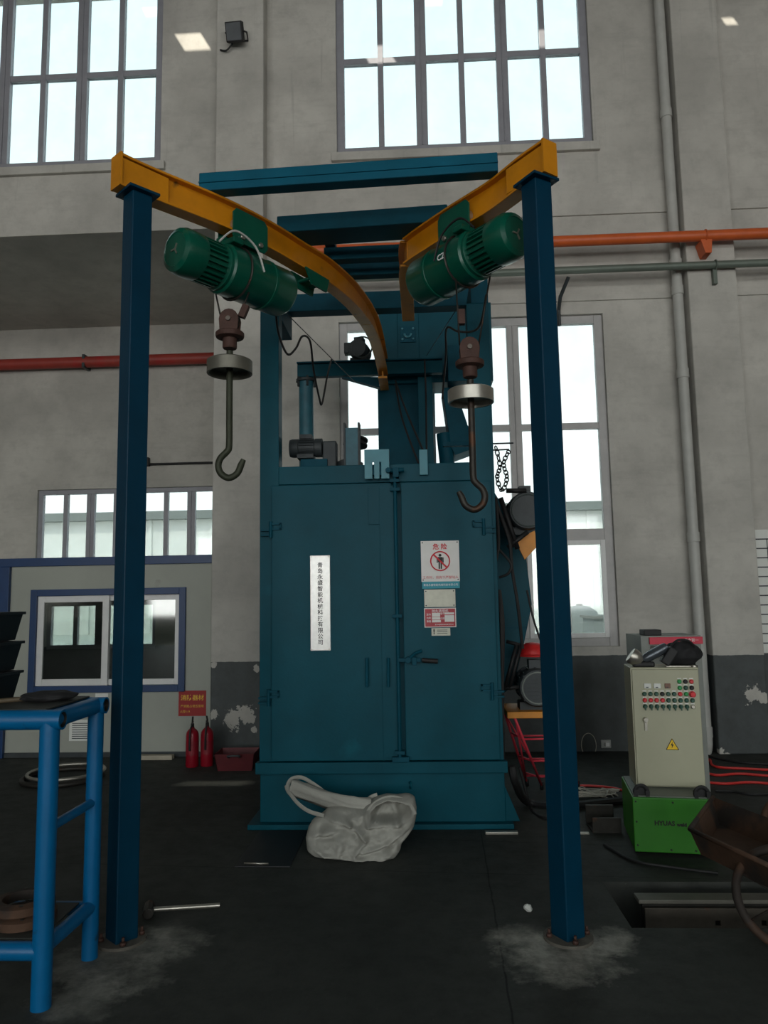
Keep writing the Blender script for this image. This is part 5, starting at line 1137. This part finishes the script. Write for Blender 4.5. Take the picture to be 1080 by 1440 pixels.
obj('elbow', tube(nb(), smoothpath([(xd, 7.9, zf + .16), (xd, 7.9, zf + .05), (xd - .03, 7.86, zf - .02), (xd - .08, 7.8, zf - .05)], 5), .058, 14), PVC, dk_)
for z in (A(0, 0, 7.9).z * 0 + 6.9, 5.15, A(975, 525, 7.9).z, A(985, 755, 7.9).z, zf + .16, 4.85): obj('collar', lathe(nb(), [(.056, -.05), (.064, -.05), (.064, .05), (.056, .05)], (xd, 7.9, z), seg=20), PVC, dk_)
rp = thing('red_pipe', 'dark red pipe along the back of the recessed bay', 'pipe', (-5, BACK_Y - .14, 5.1)); zrp = A(100, 510, BACK_Y - .14).z
obj('run', cyl(nb(), (HX0 + .1, BACK_Y - .14, zrp), (PLX0 + .09, BACK_Y - .14, zrp), .085, 18), REDPIPE, rp)
for x in (-7.5, -5.0): obj('pipe_clip', box(nb(), x - .02, x + .02, BACK_Y - .22, BACK_Y - .003, zrp - .1, zrp + .1), DARK, rp)
zc_ = A(250, 652, BACK_Y - .02).z; cd_ = thing('wall_conduit', 'thin dark conduit on the recessed wall with a small box', 'conduit', (-3.5, BACK_Y - .02, zc_))
obj('run', cyl(nb(), (A(208, 652, BACK_Y).x, BACK_Y - .025, zc_), (PLX0 + .09, BACK_Y - .025, zc_), .018, 10), BLACK, cd_); xx = A(207, 645, BACK_Y).x; obj('end_box', box(nb(), xx - .05, xx + .05, BACK_Y - .08, BACK_Y - .001, zc_ - .03, zc_ + .1), BLACK, cd_, True, .008)
# floodlight on the pillar
p = A(330, 45, PIL_Y - .15); fl_ = thing('floodlight', 'black floodlight on the pillar between the high windows', 'floodlight', (p.x, PIL_Y - .15, p.z))
Mx = Matrix.Translation((p.x, PIL_Y - .15, p.z)) @ Matrix.Rotation(radians(28), 4, 'X') @ Matrix.Rotation(radians(-10), 4, 'Z')
b = nb(); box(b, -.10, .10, -.03, .04, -.10, .10, Mx); obj('housing', b, BLACK, fl_, True, .008)
b = nb(); box(b, -.085, .085, -.034, -.03, -.085, .085, Mx); obj('lens', b, mat('lamp_lens', (92, 96, 100), .2), fl_)
b = nb(); tube(b, [Mx @ V((-.11, 0, 0)), Mx @ V((-.12, .06, 0)), V((p.x - .12, PIL_Y - .01, p.z)), V((p.x + .12, PIL_Y - .01, p.z)), Mx @ V((.12, .06, 0)), Mx @ V((.11, 0, 0))], .01, 6); obj('mount_bracket', b, BLACK, fl_)
b = nb(); tube(b, smoothpath([Mx @ V((-.05, .03, -.10)), V((p.x - .12, PIL_Y - .04, p.z - .13)), V((p.x - .2, PIL_Y - .012, p.z - .10))], 6), .01, 6); obj('lead', b, BLACK, fl_)
# wall chart beyond the pillar
a, b_ = A(1064, 918, WALL_Y - .01), A(1061, 745, WALL_Y - .01)
wc_ = thing('wall_chart', 'large ruled white chart board on the wall beyond the pillar', 'chart', (a.x + .6, WALL_Y, a.z))
x0 = PRX1 + .07
obj('board', box(nb(), x0, x0 + 1.4, WALL_Y - .015, WALL_Y - .001, a.z, b_.z), PAPER, wc_)
b = nb()
for i in range(12): z = b_.z - .10 - i * (b_.z - a.z - .1) / 12; box(b, x0, x0 + 1.4, WALL_Y - .018, WALL_Y - .015, z - .006, z + .006)
for x in (.12, .5, .9): box(b, x0 + x - .004, x0 + x + .004, WALL_Y - .018, WALL_Y - .015, a.z, b_.z - .1)
obj('ruling', b, DARK, wc_)
